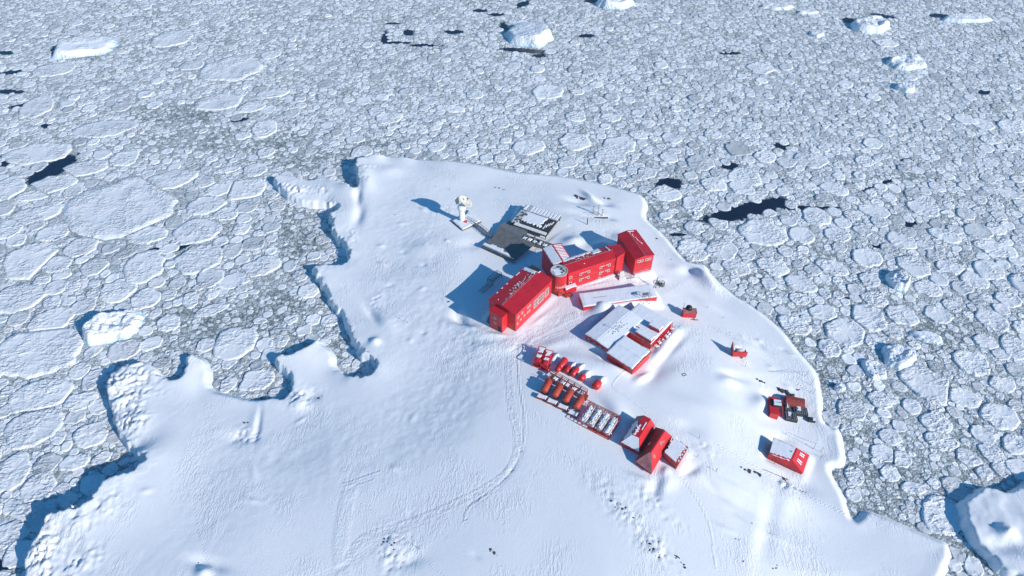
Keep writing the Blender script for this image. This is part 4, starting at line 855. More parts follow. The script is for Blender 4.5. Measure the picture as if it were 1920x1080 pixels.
for u0, u1, v0, v1, sd in ((.02, .22, .10, .85, 1), (.55, .97, .45, .9, 3), (.25, .5, .62, .95, 2)): face_patch(t, (A, B, b, a), 'frost_patch', 'red_dusted', .03, ((u0, u1), (v0, v1)), .12, sd, .03)
for k in range(9): face_patch(t, (C_, D_, d, c), 'snow_strip', 'roof_snow' if k in (2, 5) else 'rust', .02, ((.1+.08*k, .14+.08*k+.02*(k % 3)), (.25+.05*(k % 4), .38+.06*(k % 3))), .03, k, .05)
gz = 8.2
t, e, tp = frustum_house('flat_annex', 'square flat roofed red annex, snow melting off its toothed right edge', [(1270,873.5),(1290,839),(1262,822),(1244,850)], [(1270,873.5),(1290,839),(1262,822),(1244,850)], gz+2.2, gz+2.35, gz, 'red_worn')
mb = MB(); mb.loft([(x*1.02, y*1.02, 2.2) for x, y, z in e], [(x*1.02, y*1.02, 2.35) for x, y, z in e]); mb.build('roof', 'red_worn', t)
face_patch(t, e, 'roof_snow', 'roof_snow', .18, ((.05, 1), (.10, 1)), .10, 5, .25)
for k in range(5): face_patch(t, e, 'roof_snow', 'roof_snow', .17, ((.16+.17*k, .24+.17*k), (.02, .12)), .03, 6+k, .15)
mb = MB(); mb.beam((Vector(e[1])*.0+Vector(e[2])*.55+Vector(e[1])*.45)+Vector((0, .2, .2)), Vector(e[1])+Vector((-.5, .4, .3)), .12); mb.build('edge_rail', 'dark', t)
gz = P3(1470, 850, 2.5).z-.3
t, e, tp = frustum_house('shore_hut', 'red hut with a flat cap of snow standing alone near the eastern shore', [(1505,888),(1517,853.5),(1454,829),(1439.5,857)], [(1485,862.5),(1495,841),(1451,820.5),(1443,849)], gz+.9, gz+3.4, gz, 'red')
slopes(t, e, tp, ('red', 'red_roof_dim', 'rust', 'red', 'red_roof_dim'))
A, B, C_, D_ = e; a, b, c, d = tp
face_patch(t, (d, a, b, c), 'roof_snow', 'roof_snow', .12, ((.0, .93), (.0, .97)), .05, 9, .22)
face_patch(t, (D_, A, a, d), 'roof_snow', 'roof_snow', .02, ((.12, .85), (.80, 1)), .12, 10, .15)
for u in (.24, .36, .68, .80): face_patch(t, (A, B, b, a), 'snow_streak', 'roof_snow', .02, ((u, u+.06), (.32, .70)), .0, 11, .12)
mb = MB(); mb.beam((0, 0, tp[0][2]), (0, 0, tp[0][2]+.6), .15); mb.build('chimney', 'dark', t)

# ---- masts, poles and small frames on the snow
def pole(px, py, hh, label, name='pole', cat='pole', r_=.06, lean=(0, 0), arms=0, m='dark', rz=0, group=None):
    t = thing(name, label, cat, P3(px, py), rz, group); mb = MB(); mb.cyl((0, 0, -.5), (lean[0], lean[1], hh), r_, r_*.6, 7); mb.build('shaft', m, t)
    if arms:
        mb = MB()
        for k in range(arms): z = hh*(.96-.16*k); w_ = hh*.16; cx, cy = lean[0]*z/hh, lean[1]*z/hh; mb.beam((cx-w_, cy, z), (cx+w_, cy, z), r_*.6)
        mb.build('crossarm', m, t)
    return t
def lattice(px, py, hh, label, w_=.5, m='steel', arms=1, name='lattice_mast'):
    t = thing(name, label, 'mast', P3(px, py)); mb = MB(); q = [(-w_/2, -w_/2), (w_/2, -w_/2), (w_/2, w_/2), (-w_/2, w_/2)]; n = int(hh/1.1)
    for x, y in q: mb.beam((x, y, -.4), (x*.5, y*.5, hh), .035)
    for k in range(n):
        f0, f1 = 1-.5*k/n, 1-.5*(k+1)/n
        for i in range(4): (x, y), (u, v) = q[i], q[(i+1) % 4]; mb.beam((x*f0, y*f0, hh*k/n), (u*f1, v*f1, hh*(k+1)/n), .02)
    mb.build('tower', m, t)
    if arms: mb = MB(); [mb.beam((-.9, 0, hh-.3-.7*k), (.9, 0, hh-.3-.7*k), .04) for k in range(arms)]; mb.build('antenna', m, t)
    return t
lattice(1121, 404, 5.5, 'tallest thin lattice mast in the cluster behind the end block'); lattice(1112, 401, 4.2, 'shorter lattice mast just left of the tallest one behind the end block'); lattice(1129, 405, 3.6, 'short lattice mast just right of the tallest one behind the end block')
t = thing('antenna_frame', 'low grey wire frame joining the masts behind the end block', 'antenna', P3(1120, 405)); mb = MB()
for k in range(5):
    x = -3.4+1.7*k; mb.beam((x, 0, -.3), (x, 0, 2.2+.3*(k % 2)), .05)
    if k < 4: mb.beam((x, 0, 2.0), (x+1.7, 0, 2.0), .03); mb.beam((x, 0, 1.0), (x+1.7, 0, 1.1), .03)
mb.build('frame', 'steel', t)
t = thing('base_beam', 'long dark beam lying on the snow at the foot of the lattice masts', 'beam', P3(1128, 409)); mb = MB(); mb.box(-3, 2.6, -.3, .3, .0, .3); mb.build('beam', 'dark', t)
pole(1101, 421, 3.2, 'stout dark capped pole on a small snow mound between deck and end block', r_=.22)
t = lattice(1229, 540, 5.5, 'leaning dark mast at the right end of the long low shed', .35, 'dark', 0, 'tripod_mast')
mb = MB(); mb.beam((1.6, .4, -.3), (0, 0, 4.2), .07); mb.beam((-1.2, -.9, -.3), (0, 0, 4.2), .07); mb.build('stay', 'dark', t)
t = thing('round_cage', 'round dark steel cage beside the leaning mast at the end of the long shed', 'cage', P3(1239, 535)); mb = MB()
for k in range(12):
    a0 = 2*PI*k/12; a1 = 2*PI*(k+1)/12
    for z in (.2, .9, 1.6): mb.beam((1.3*math.cos(a0), 1.1*math.sin(a0), z), (1.3*math.cos(a1), 1.1*math.sin(a1), z), .07)
    mb.beam((1.3*math.cos(a0), 1.1*math.sin(a0), -.3), (1.1*math.cos(a0), .9*math.sin(a0), 1.7), .06)
mb.build('cage', 'dark', t); mb = MB(); mb.cyl((0, 0, -.3), (0, 0, 1.0), .8, .6, 12); mb.build('drum', 'steel', t)
t = thing('canopy_frame', 'grey tent like frame standing between the windowed wing and the end block', 'frame', P3(1165, 522), FR['mid']['rz']); mb = MB()
for x in (-1.6, 1.6):
    mb.beam((x, -1.2, -.5), (x*.5, .3, 3.4), .08); mb.beam((x, 1.6, -.5), (x*.5, .3, 3.4), .08)
mb.beam((-.8, .3, 3.4), (.8, .3, 3.4), .08); mb.beam((1.6, -1.2, .2), (5.4, -1.6, -.2), .07); mb.beam((.8, .3, 3.4), (5.4, -1.6, -.2), .05); mb.beam((3.2, -1.4, -.3), (3.2, -1.4, 1.9), .06); mb.build('frame', 'steel', t)
mb = MB(); mb.loft([(-1.7, -1.3, -.3), (1.5, -1.3, -.3), (1.5, -1.25, -.3), (-1.7, -1.25, -.3)], [(-.8, .2, 3.3), (.7, .2, 3.3), (.7, .25, 3.3), (-.8, .25, 3.3)]); mb.build('tarpaulin', 'pale_steel', t)
PO = [(1326,577,1.1,0,'thin short marker post right of the small red hut with dark lid'),(1356,596,.9,0,'dark marker post lying low on the slope between the two small red huts'),(1343,884,1.6,2,'dark pole with crossarms down the slope right of the flat annex'),(1307,858,1.5,0,'pale pole on a snow mound touching the flat annex shadow'),(1311,822,1.9,0,'lone pole casting a narrow shadow, upper right of the flat annex'),(1397,688,2.0,1,'bent dark pole below the stilted red hut'),
 (1509,706,3.2,0,'leaning pole near the eastern shore above the machinery'),(1519,722,3.0,0,'thin pole pair member nearest the shore above the machinery'),(1524,738,2.4,1,'low pole with crossarm on the shore right of the rust red shed'),(1538,848,2.6,1,'pole with crossarm at the right of the snow capped shore hut'),(1525,842,3.4,0,'tall thin pole behind the snow capped shore hut'),(1473,815,1.0,0,'tiny stake above the snow capped shore hut'),
 (713,582,1.0,0,'stake beside the hollow on the western slope'),(726,588,1.3,0,'second stake beside the hollow on the western slope, further right'),(765,606,1.2,0,'stake low on the western slope, nearest the curved drift'),(749,598,.9,0,'smallest stake between the hollow and the curved drift'),(843,356,1.3,1,'tiny crossarm pole upper left of the dish antenna'),(817,350,1.0,0,'tiny stake farthest upper left of the dish antenna'),
 (1143,604,.8,0,'tiny dark peg on the snow between long shed and widest hall'),(786,1029,2.0,0,'lone wooden stake near the bottom edge on the footprints'),(1452,870,1.0,0,'short stake left of the rocks below the shore hut'),(1475,899,1.2,0,'stake among the rocks below the shore hut'),(1540,858,1.6,0,'short dark post at the foot of the pole right of the shore hut')]
for px, py, hh, ar, lb in PO: pole(px, py, hh, lb, lean=(random.uniform(-.12, .12)*hh, random.uniform(-.1, .1)*hh), arms=ar, rz=random.uniform(0, 3))
def cable(a, b, ha, hb, sag, label, r_=.035):
    A = P3(*a); B = P3(*b); A.z += ha; B.z += hb; mb = MB(); n = 10; pt = lambda t_: A.lerp(B, t_)-Vector((0, 0, sag*4*t_*(1-t_)))-A
    for k in range(n): mb.cyl(pt(k/n), pt((k+1)/n), r_, n=4)
    o = mb.build('cable', 'dark', None); o.location = A; tag(o, label, 'cable')
cable((1474,813), (1524,843), 1.0, 3.3, .3, 'dark wire running from the tiny stake to the tall pole behind the shore hut')
cable((1441,697), (1507,708), .2, 3.0, .2, 'thin wire running along the eastern slope to the leaning pole'); cable((1430,880), (1478,900), .15, .2, 0, 'dark line lying on snow left of the rocks below the shore hut', .06)
cable((1860,1035), (1935,1078), 1.0, 1.0, .1, 'upper thin wire over the big islet at lower right'); cable((1856,1040), (1930,1088), 1.0, 1.0, .1, 'lower thin wire over the big islet at lower right')
t = thing('marker_frame', 'tiny square wire frame lying alone on open snow right of the halls', 'frame', P3(1283, 703), .4); mb = MB()
for a, b in (((-.6, -.4), (.6, -.4)), ((.6, -.4), (.6, .4)), ((.6, .4), (-.6, .4)), ((-.6, .4), (-.6, -.4))): mb.beam((*a, .15), (*b, .15), .05)
mb.build('frame', 'dark', t)
t = thing('shore_box', 'small dark box with snow on top near the shore, below the poles', 'box', P3(1522, 789), -.2); mb = MB(); mb.box(-1.2, .9, -.7, .7, -.3, .9); mb.build('body', 'dark', t); snow_patch(t, .0, .9, -.6, .6, lambda x, y: .9, .15, .1, 3, 'snow_cap')

# ---- small red huts on the eastern slope
t = thing('red_hut', 'small red box hut with round dark lid and thin mast, nearest the long low shed', 'hut', P3(1291, 594), -.05)
mb = MB(); mb.box(-2.3, 2.2, -1.0, 1.2, .6, 3.0); mb.build('body', 'red', t); mb = MB(); mb.box(-2.4, 2.3, -1.1, 1.3, 3.0, 3.1); mb.build('roof', 'red_dusted', t)
mb = MB(); mb.rings([(-.3, 1.0, 3.0), (-.3, 1.0, 3.9), (-.3, 1.0, 4.2)], [1.15, 1.0, .4], 16); mb.build('lid', 'black', t, True)
mb = MB(); mb.beam((-2.1, 1.3, -.4), (-2.1, 1.3, 5.4), .07); mb.build('mast', 'dark', t); mb = MB(); [mb.box(x-.12, x+.12, y-.12, y+.12, -.8, .6) for x in (-1.9, 1.8) for y in (-.7, .9)]; mb.box(-2.2, 3.0, -1.5, -1.3, .0, .2); mb.build('stilt', 'dark', t)
t = thing('stilted_hut', 'small red hut on stilts with a long parallelogram shadow, alone on the eastern slope', 'hut', P3(1384, 668), -.03)
mb = MB(); mb.box(-2.2, 2.2, -.95, -.8, .9, 3.2); mb.build('front_panel', 'red', t); mb = MB(); mb.loft([(-2.25, -.9, .9), (-2.05, -.9, .9), (-2.05, 2.6, .9), (-2.25, 2.6, .9)], [(-2.5, -.9, 3.3), (-2.3, -.9, 3.3), (-2.1, 2.4, 4.6), (-2.3, 2.4, 4.6)]); mb.build('side_panel', 'red_worn', t)
mb = MB(); mb.box(-2.0, 2.1, -.8, 1.2, .8, 1.1); mb.box(1.95, 2.1, -.8, 1.0, 1.1, 2.4); mb.build('floor', 'red_worn', t)
mb = MB(); mb.rings([(-1.2, .5, 1.9), (-1.1, .5, 1.9), (1.0, .5, 1.9), (1.1, .5, 1.9)], [.5, .95, .95, .5], 16); mb.build('tank', 'pale_steel', t, True)
mb = MB(); [mb.box(x-.14, x+.14, y-.14, y+.14, -.8, .85) for x in (-1.8, 1.8) for y in (-.6, 1.0)]; mb.build('stilt', 'red_worn', t)
snow_patch(t, -2.6, -1.2, -1.3, -.2, lambda x, y: .2, .5, .3, 5, 'snow_heap', sides='xXyY'); snow_patch(t, 1.2, 2.4, -1.3, -.2, lambda x, y: .1, .4, .3, 6, 'snow_heap', sides='xXyY')

# ---- containers and machinery by the shore
p = P3(1449, 785); t = thing('plant_container', 'narrow red plant container with a white topped cooling unit, half sunk in snow', 'container', p, math.radians(-10))
mb = MB(); mb.box(-1.3, 1.3, 0, 6.4, -.5, 2.5); mb.build('body', 'red', t); mb = MB(); mb.box(-.3, 2.2, 2.6, 5.2, 1.0, 3.0); cu = mb.build('cooling_unit', 'dark', t)
snow_patch(cu, -.2, 2.1, 2.9, 4.1, lambda x, y: 3.0, .18, .08, 4, 'unit_snow'); snow_patch(cu, -.2, 2.1, 4.25, 5.1, lambda x, y: 3.0, .18, .08, 5, 'unit_snow')
A = P3(1505, 772); B = P3(1471, 763); rz = math.atan2(A.y-B.y, A.x-B.x); t = thing('barrel_shed', 'rust red round roofed shed behind the grey machinery near the shore', 'shed', B, rz); L = (A-B).length
mb = MB(); n = 12; pr = [(2.0-2.0*math.cos(PI*i/n), 2.4*math.sin(PI*i/n)**.8) for i in range(n+1)]
mb.loft([(0, y, z-.2) for y, z in pr], [(L, y, z-.2) for y, z in pr]); mb.build('shell', 'rust', t, False)
mb = MB(); mb.box(-.08, 0, .4, 3.6, -.4, 1.5); mb.box(L, L+.08, .4, 3.6, -.4, 1.5); mb.build('end_wall', 'red_worn', t)
mb = MB(); mb.box(-1.2, -1.0, -4.5, 3, -.5, 1.4); mb.build('wind_wall', 'red_worn', t)
def machine(px, py, w_, d_, h_, label, seed):
    t = thing('machinery', label, 'machinery', P3(px, py), math.radians(-8), 'grey machinery by the shore'); r = random.Random(seed); mb = MB()
    mb.box(-w_/2, w_/2, -d_/2, d_/2, -.3, h_*.6); mb.build('base', 'dark', t); mb = MB(); n = int(w_/.55)
    for k in range(n): x = -w_/2+.1+k*.55; mb.box(x, x+.32, -d_/2+.1, d_/2-.1, h_*.6, h_*(.8+.2*r.random()))
    mb.build('fins', 'steel', t); mb = MB(); [mb.cyl((r.uniform(-w_/2, w_/2), -d_/2, .5), (r.uniform(-w_/2, w_/2), d_/2, h_), .1, n=6) for _ in range(4)]; mb.build('pipes', 'deck', t)
    snow_patch(t, -w_*.3, 0, -d_*.2, d_*.5, lambda x, y: h_*.95, .2, .3, seed, 'snow_cap')
machine(1499, 774, 4.3, 2.8, 1.8, 'grey finned machine on the right of the group, in front of the rust red shed', 1); machine(1482, 784, 3.6, 2.8, 1.5, 'grey machine nearest the viewer, snow bank at its right end', 2); machine(1476, 767, 2.0, 3.2, 1.5, 'dark narrow machine at the left front corner of the rust red shed', 3)

# ---- fuel tanks
def capsule(t, a, b, R, m, name='body'):
    a = Vector(a); b = Vector(b); d = (b-a).normalized(); pts = []; rad = []
    for k in range(5): q = k/4*PI/2; pts.append(a+d*(R*.55*(1-math.sin(q)))-d*0); rad.append(R*math.sin(q) if k else .02)
    pts = [a+d*R*.45*(1-math.cos(k/4*PI/2)) for k in range(5)]; rad = [max(.03, R*math.sin(k/4*PI/2)) for k in range(5)]
    pts2 = [b-(p-a) for p in pts][::-1]; mb = MB(); mb.rings(pts+pts2, rad+rad[::-1], 20); return mb.build(name, m, t, True)
def snow_streak(t, a, b, wd, h_, seed, name='snow_drift'):
    a = Vector(a); b = Vector(b); d = (b-a); s = Vector((-d.y, d.x, 0)).normalized(); r = random.Random(seed); v = []; n = 12; f = []
    for k in range(n+1):
        q = k/n; c = a+d*q; wv = wd*(.35+.65*math.sin(PI*min(1, q*.9+.08)))*(1+r.uniform(-.15, .15)); hv = h_*math.sin(PI*(q*.9+.05))
        for u in (-1, -.6, 0, .6, 1): v.append(tuple(c+s*wv*u+Vector((0, 0, hv*(1-u*u)-.25*abs(u)))))
    for k in range(n):
        for i in range(4): f.append((k*5+i, k*5+i+1, (k+1)*5+i+1, (k+1)*5+i))
    mb = MB(); mb.add(v, f); return mb.build(name, 'roof_snow', t, True)
RT = [((1047.5,694), (1061,675.5), 1.15, 1.0, 'longest red fuel tank in the buried row, its whole barrel bare'), ((1059.6,701), (1068,690), 1.0, .8, 'red fuel tank second from the upper left of the buried row'),
 ((1071,707), (1084,691), 1.0, .75, 'red fuel tank in the middle of the buried row, thin sliver of barrel showing'), ((1087,715), (1095,705), 1.1, .7, 'stubby round ended red fuel tank, fourth in the buried row'), ((1114,731), (1123,718), 1.3, .9, 'plump red fuel tank set apart at the lower right of the buried row')]
for k, (a, b, R, hz, lb) in enumerate(RT):
    A = P3(*a); B = P3(*b); t = thing('fuel_tank', lb, 'tank', A, 0, 'half buried red fuel tanks'); a_ = Vector((0, 0, hz)); b_ = Vector((B.x-A.x, B.y-A.y, hz+(B.z-A.z)*.5))
    capsule(t, a_, b_, R, 'red'); dd = (b_-a_).normalized()
    if k == 0: mb = MB(); mb.rings([a_-dd*1.5, a_-dd*1.4, a_-dd*1.0, a_-dd*.3, a_+dd*.1], [.05, .5, .85, .95, .9], 18); mb.build('end_dome', 'red', t, True)
    else:
        side = Vector((dd.y, -dd.x, 0)); snow_streak(t, a_+dd*(1.6 if k != 3 else 1.3)+side*.4+Vector((0, 0, -.3)), b_+dd*3.0+side*.8+Vector((0, 0, -.8)), 1.0, R+.55, k)
    mb = MB(); mb.cyl(a_+dd*1.1+Vector((0, 0, R-.1)), a_+dd*1.1+Vector((0, 0, R+.35)), .28, n=10); mb.build('hatch', 'red_worn', t)
    mb = MB(); mb.box(-.6, .6, .3, .6, -.6, hz-.3); mb.build('saddle', 'red_worn', t)
OT = [((1019.5,735), (1029,716.5)), ((1039,744), (1048.5,727)), ((1059,754), (1068,738)), ((1078.5,766), (1087.5,750))]
OL = ['orange fuel tank at the upper left end of its row of four', 'orange fuel tank second from the upper left in its row of four', 'orange fuel tank third from the upper left in its row of four', 'orange fuel tank at the lower right end, beside the caged drums']
base = None; tanks = []
for k, (a, b) in enumerate(OT):
    A = P3(*a, 1.5); B = P3(*b, 1.5); d = Vector((B.x-A.x, B.y-A.y, 0)); L = 4.6 ; rz = math.atan2(d.y, d.x)
    if base is None:
        t = thing('orange_tank', OL[k], 'tank', A, rz, 'row of orange fuel tanks'); base = t
        capsule(t, (-.1, 0, 1.7), (L, 0, 1.7), 1.2, 'orange')
        mb = MB(); [mb.box(x-.15, x+.15, -1.1, 1.1, -.8, 1.0) for x in (.8, L-.8)]; mb.box(.8, L-.8, -.1, .1, -.6, .3); mb.build('cradle', 'rust', t)
        mb = MB(); [mb.rings([(x-.06, 0, 1.7), (x+.06, 0, 1.7)], [1.24, 1.24], 20) for x in (.75, L-.75)]; mb.build('band', 'red_worn', t)
        mb = MB(); mb.cyl((L*.55, 0, 2.8), (L*.55, 0, 3.15), .3, n=10); mb.build('hatch', 'rust', t)
        mb = MB(); mb.box(-2.1, -.5, -1.55, 1.55, -.6, .85); tr = mb.build('drip_tray', 'rust', t); snow_patch(tr, -2.05, -.55, -1.5, 1.5, lambda x, y: .85, .22, .12, 4, 'tray_snow')
        mb = MB(); mb.box(L+.4, L+2.0, -1.3, 1.3, -.4, 1.2); mb.beam((L+.6, -1.1, .5), (L+.6, 1.1, 2.6), .09); mb.beam((L+1.6, 1.1, .5), (L+1.6, -1.1, 2.4), .09); mb.cyl((L, .2, 1.9), (L+2.4, .2, 1.9), .13, n=8); mb.build('pump_pipes', 'rust', t)
    else:
        c = base.copy(); C.objects.link(c); c.location = A; c.rotation_euler = (0, 0, rz); c['label'] = OL[k]
        for ch in list(base.children):
            g = ch.copy(); C.objects.link(g); g.parent = c
            for gg in ch.children: g2 = gg.copy(); C.objects.link(g2); g2.parent = g
# snowy rail between the rows
A = P3(1027, 702); B = P3(1097, 740.5); t = thing('pipe_gantry', 'long low gantry of parallel pipes with lumps of snow behind the orange tanks', 'gantry', A, math.atan2(B.y-A.y, B.x-A.x)); L = (B-A).to_2d().length
mb = MB(); [mb.cyl((0, y, z+1.7), (L, y, z+1.7+B.z-A.z), .09, n=6) for y, z in ((0, 0), (.5, .1), (1.1, 0))]; mb.build('pipe', 'rust', t); mb = MB(); [mb.box(x-.08, x+.08, -.1, 1.2, -.8, 1.7) for x in [L*k/6+.1 for k in range(7)]]; mb.build('post', 'rust', t)
for k in range(6): snow_patch(t, L*k/6+.4, L*k/6+1.5+.4*(k % 3), -1.6, -.2, lambda x, y: 1.3, .5, .3, 70+k, 'snow_lump', sides='xXyY')
t = thing('bund_rail', 'thin dark rail running along the trays in front of the orange tanks', 'rail', P3(1008, 733), math.atan2(-1, 1)*.0); q0 = t.location.copy(); mb = MB(); P_ = [P3(1008, 734), P3(1046, 754), P3(1082, 776)]
for i in range(2): mb.beam(P_[i]-q0+Vector((0, 0, .25)), P_[i+1]-q0+Vector((0, 0, .25)), .1)
for s in (0, .25, .5, .75, 1): p = P_[0].lerp(P_[1], s)-q0; mb.beam(p+Vector((0, 0, -.4)), p+Vector((0, 0, .5)), .08)
mb.build('rail', 'dark', t)
# caged drums
hz = 2.1; gzc = P3(1125, 790, 0).z; A = P3(1141.7, 820.8, 1.2); Bq = P3(1166.7, 781.7, hz); Dq = P3(1082.5, 790, 1.2)
Az = A.copy(); u = Vector((Dq.x-A.x, Dq.y-A.y, 0)); v = Vector((Bq.x-A.x, Bq.y-A.y, 0)); Lx = u.length; rz = math.atan2(u.y, u.x); ux = u.normalized(); uy = Vector((-ux.y, ux.x, 0)); Dp = abs(v.dot(uy)); sg = 1 if v.dot(uy) > 0 else -1
t = thing('tank_cage', 'red steel cage around four snow dusted grey tanks, beside the orange tanks', 'cage', (A.x, A.y, (A.z+Dq.z)/2), rz)
mb = MB(); n = 8; Y = sg*Dp
for z in (.1, hz): mb.beam((0, 0, z), (Lx, 0, z), .10); mb.beam((0, Y, z), (Lx, Y, z), .10); mb.beam((0, 0, z), (0, Y, z), .10); mb.beam((Lx, 0, z), (Lx, Y, z), .10)
mb.build('frame', 'red', t); mb = MB(); [mb.beam((Lx*k/n, y, -.8), (Lx*k/n, y, hz), .07) for k in range(n+1) for y in (0, Y)]; [mb.beam((x, Y*k/6, -.5), (x, Y*k/6, hz), .06) for k in range(1, 6) for x in (0, Lx)]; mb.build('post', 'red', t)
mb = MB(); [mb.beam((Lx*k/4, 0, hz), (Lx*k/4, Y, hz), .08) for k in (1, 2, 3)]; [mb.beam((Lx*(k)/n, Y, .4), (Lx*(k+1)/n, Y, hz), .05) for k in range(n)]; mb.beam((0, Y*.90, hz), (Lx, Y*.90, hz), .08); mb.build('brace', 'rust', t)
mb = MB(); mb.box(.3, Lx-.3, min(0, Y)+.3, max(0, Y)-.3, -.4, .02); mb.build('floor', 'rust', t)
mb = MB(); mb.beam((-.1, Y*1.0, hz+.5), (Lx+1.5, Y*1.0, hz+.5), .09); mb.beam((-.1, Y*1.06, .9), (Lx+1, Y*1.06, .9), .08); mb.build('pipe', 'rust', t)
GL = ['grey tank at the lower right end inside the red cage', 'grey tank second from the lower right inside the red cage', 'grey tank third from the lower right inside the red cage', 'grey tank at the upper left end inside the red cage']
for k in range(4):
    o = Vector(t.location)+ux*(Lx*(k+.5)/4); tt = thing('caged_tank', GL[k], 'tank', o, rz, 'snow dusted tanks inside the cage'); r = random.Random(k)
    capsule(tt, (0, Y*.10, .95), (0, Y*.90, .95), Lx/4*.43, 'pale_steel')
    mb = MB(); [mb.cyl((r.uniform(-.7, .7), Y*r.uniform(.15, .8), 1.5), (r.uniform(-.7, .7), Y*r.uniform(.15, .85), 2.0), .06, n=5) for _ in range(9)]; [mb.rings([(0, Y*y, .95), (0, Y*(y+.015), .95)], [Lx/4*.39]*2, 16) for y in (.25, .5, .75)]; mb.build('pipes', 'rust', tt)
    mb = MB(); w_ = Lx/4*.43
    for _ in range(80): x, y = r.gauss(0, w_*.5), Y*r.uniform(.1, .9); z = .95+math.sqrt(max(0, w_*w_-min(abs(x), w_*.95)**2)); s = r.uniform(.12, .36); mb.add([(x+s*math.cos(q)*r.uniform(.7, 1.2), y+s*1.5*math.sin(q)*r.uniform(.7, 1.2), z-.05) for q in [i*PI/3 for i in range(6)]]+[(x, y, z+.14)], [(i, (i+1) % 6, 6) for i in range(6)])
    mb.build('snow_crust', 'roof_snow', tt)
# twin tank containers
for k, (a, b, lb) in enumerate([((1006,684), (1017,655), 'left one of two red tank containers side by side, snow caked on its roof'), ((1020,690), (1030.5,661.5), 'right one of two red tank containers side by side, partly drifted in')]):
    A = P3(*a, 1.2); B = P3(*b, 1.2); rz = math.atan2(B.y-A.y, B.x-A.x); L = (B-A).to_2d().length; t = thing('tank_container', lb, 'container', A, rz, 'twin red tank containers'); W = 1.3
    mb = MB(); mb.box(0, L, -W, W, -.5, .25); [mb.box(x-.08, x+.08, y-.08, y+.08, .2, 2.7) for x in (.1, L-.1) for y in (-W+.08, W-.08)]; [mb.box(0, L, y-.08, y+.08, 2.6, 2.75) for y in (-W+.08, W-.08)]; [mb.box(x-.08, x+.08, -W, W, 2.62, 2.77) for x in (.1, L*.5, L-.1)]
    mb.beam((.1, -W, .2), (.1, W, 2.6), .06); mb.beam((.1, W, .2), (.1, -W, 2.6), .06); mb.build('frame', 'red', t); capsule(t, (.2, 0, 1.4), (L-.2, 0, 1.4), 1.12, 'red', 'tank')
    for j, (x0, x1) in enumerate(((L*.30, L*.52), (L*.60, L*.94))): snow_patch(t, x0, x1, -.8, .8, lambda x, y: 2.5, .3, .4, 80+j+3*k, 'roof_snow', sides='xXyY')
    if k: snow_streak(t, (L*.4, -W-.2, .2), (L+1.5, -W-1.2, .2), 1.2, 1.6, 5)

# ---- dish antenna on its snowy slab
p = P3(867, 416); t = thing('dish_antenna', 'tall white pedestal antenna with tilted cream dish on the open northwest snow', 'antenna', p, 0); t.scale = (.9, .9, .86)
mb = MB(); mb.rings([(0, 0, -1), (0, 0, .6), (0, 0, .9), (0, 0, 7.2)], [1.7, 1.7, 1.35, 1.2], 24); mb.build('pedestal', 'white', t, True)
mb = MB(); mb.rings([(0, 0, 7.0), (0, 0, 7.3), (0, 0, 8.4), (0, 0, 9.4), (0, 0, 9.9)], [1.2, 1.7, 1.85, 1.4, .3], 24); mb.build('turret', 'white', t, True)
ax = Vector((.62, .05, .78)).normalized(); cen = Vector((1.3, .8, 10.6)); uu = ax.orthogonal().normalized(); vv = ax.cross(uu); RD = 3.3; mb = MB(); n = 32; vs2 = []; fs = []
for side_ in (0, 1):
    b0 = len(vs2)
    for k in range(7):
        q = k/6*RD
        for i in range(n): vs2.append(tuple(cen+ax*(q*q/(4*2.5)-.12*side_)+(uu*math.cos(2*PI*i/n)+vv*math.sin(2*PI*i/n))*max(q, .02)))
    for k in range(6):
        for i in range(n): a, b, c, d = b0+k*n+i, b0+k*n+(i+1) % n, b0+(k+1)*n+(i+1) % n, b0+(k+1)*n+i; fs.append((a, b, c, d) if side_ == 0 else (d, c, b, a))
e0, e1 = 6*n, 7*n+6*n
for i in range(n): fs.append((e0+i, e0+(i+1) % n, e1+(i+1) % n, e1+i))
mb.add(vs2, fs); dsh = mb.build('dish', 'cream', t, True)
mb = MB(); F_ = cen+ax*2.5; [mb.beam(cen+ax*(RD*RD*.7/10)+(uu*math.cos(q)+vv*math.sin(q))*RD*.8, F_, .06) for q in (0, 2*PI/3, 4*PI/3)]; mb.cyl(F_-ax*.4, F_+ax*.2, .35, n=10); mb.build('feed', 'steel', dsh)
mb = MB(); bk = cen-ax*1.4; mb.cyl(cen-ax*.1, bk, 1.1, .8, 12); mb.beam(bk, Vector((0, 0, 9)), .5); mb.build('mount', 'white', t)
mb = MB(); mb.loft([(-2.3, 1.0, 9.2), (-1.0, 1.6, 9.2), (-1.0, 1.8, 9.2), (-2.3, 1.2, 9.2)], [(-3.1, .9, 13.2), (-1.2, 1.8, 13.4), (-1.2, 2.0, 13.4), (-3.1, 1.1, 13.2)]); mb.build('counterweight', 'pale_steel', t)
mb = MB(); mb.box(1.1, 2.2, -2.2, -1.1, 0, 1.9); mb.build('red_door_box', 'red', t); mb = MB(); mb.cyl((2.0, -.6, 6.6), (2.7, -.8, 6.9), .45, n=10); mb.build('motor', 'dark', t)
A = P3(866, 432); t = thing('antenna_slab', 'square raised snow topped slab under the dish antenna', 'platform', A, math.radians(38)); mb = MB(); mb.box(0, 9, -.5, 6.5, -1, .55); mb.build('slab', 'deck', t); snow_patch(t, .0, 9, -.5, 6.5, lambda x, y: .55, .35, .12, 90, 'snow_cover')

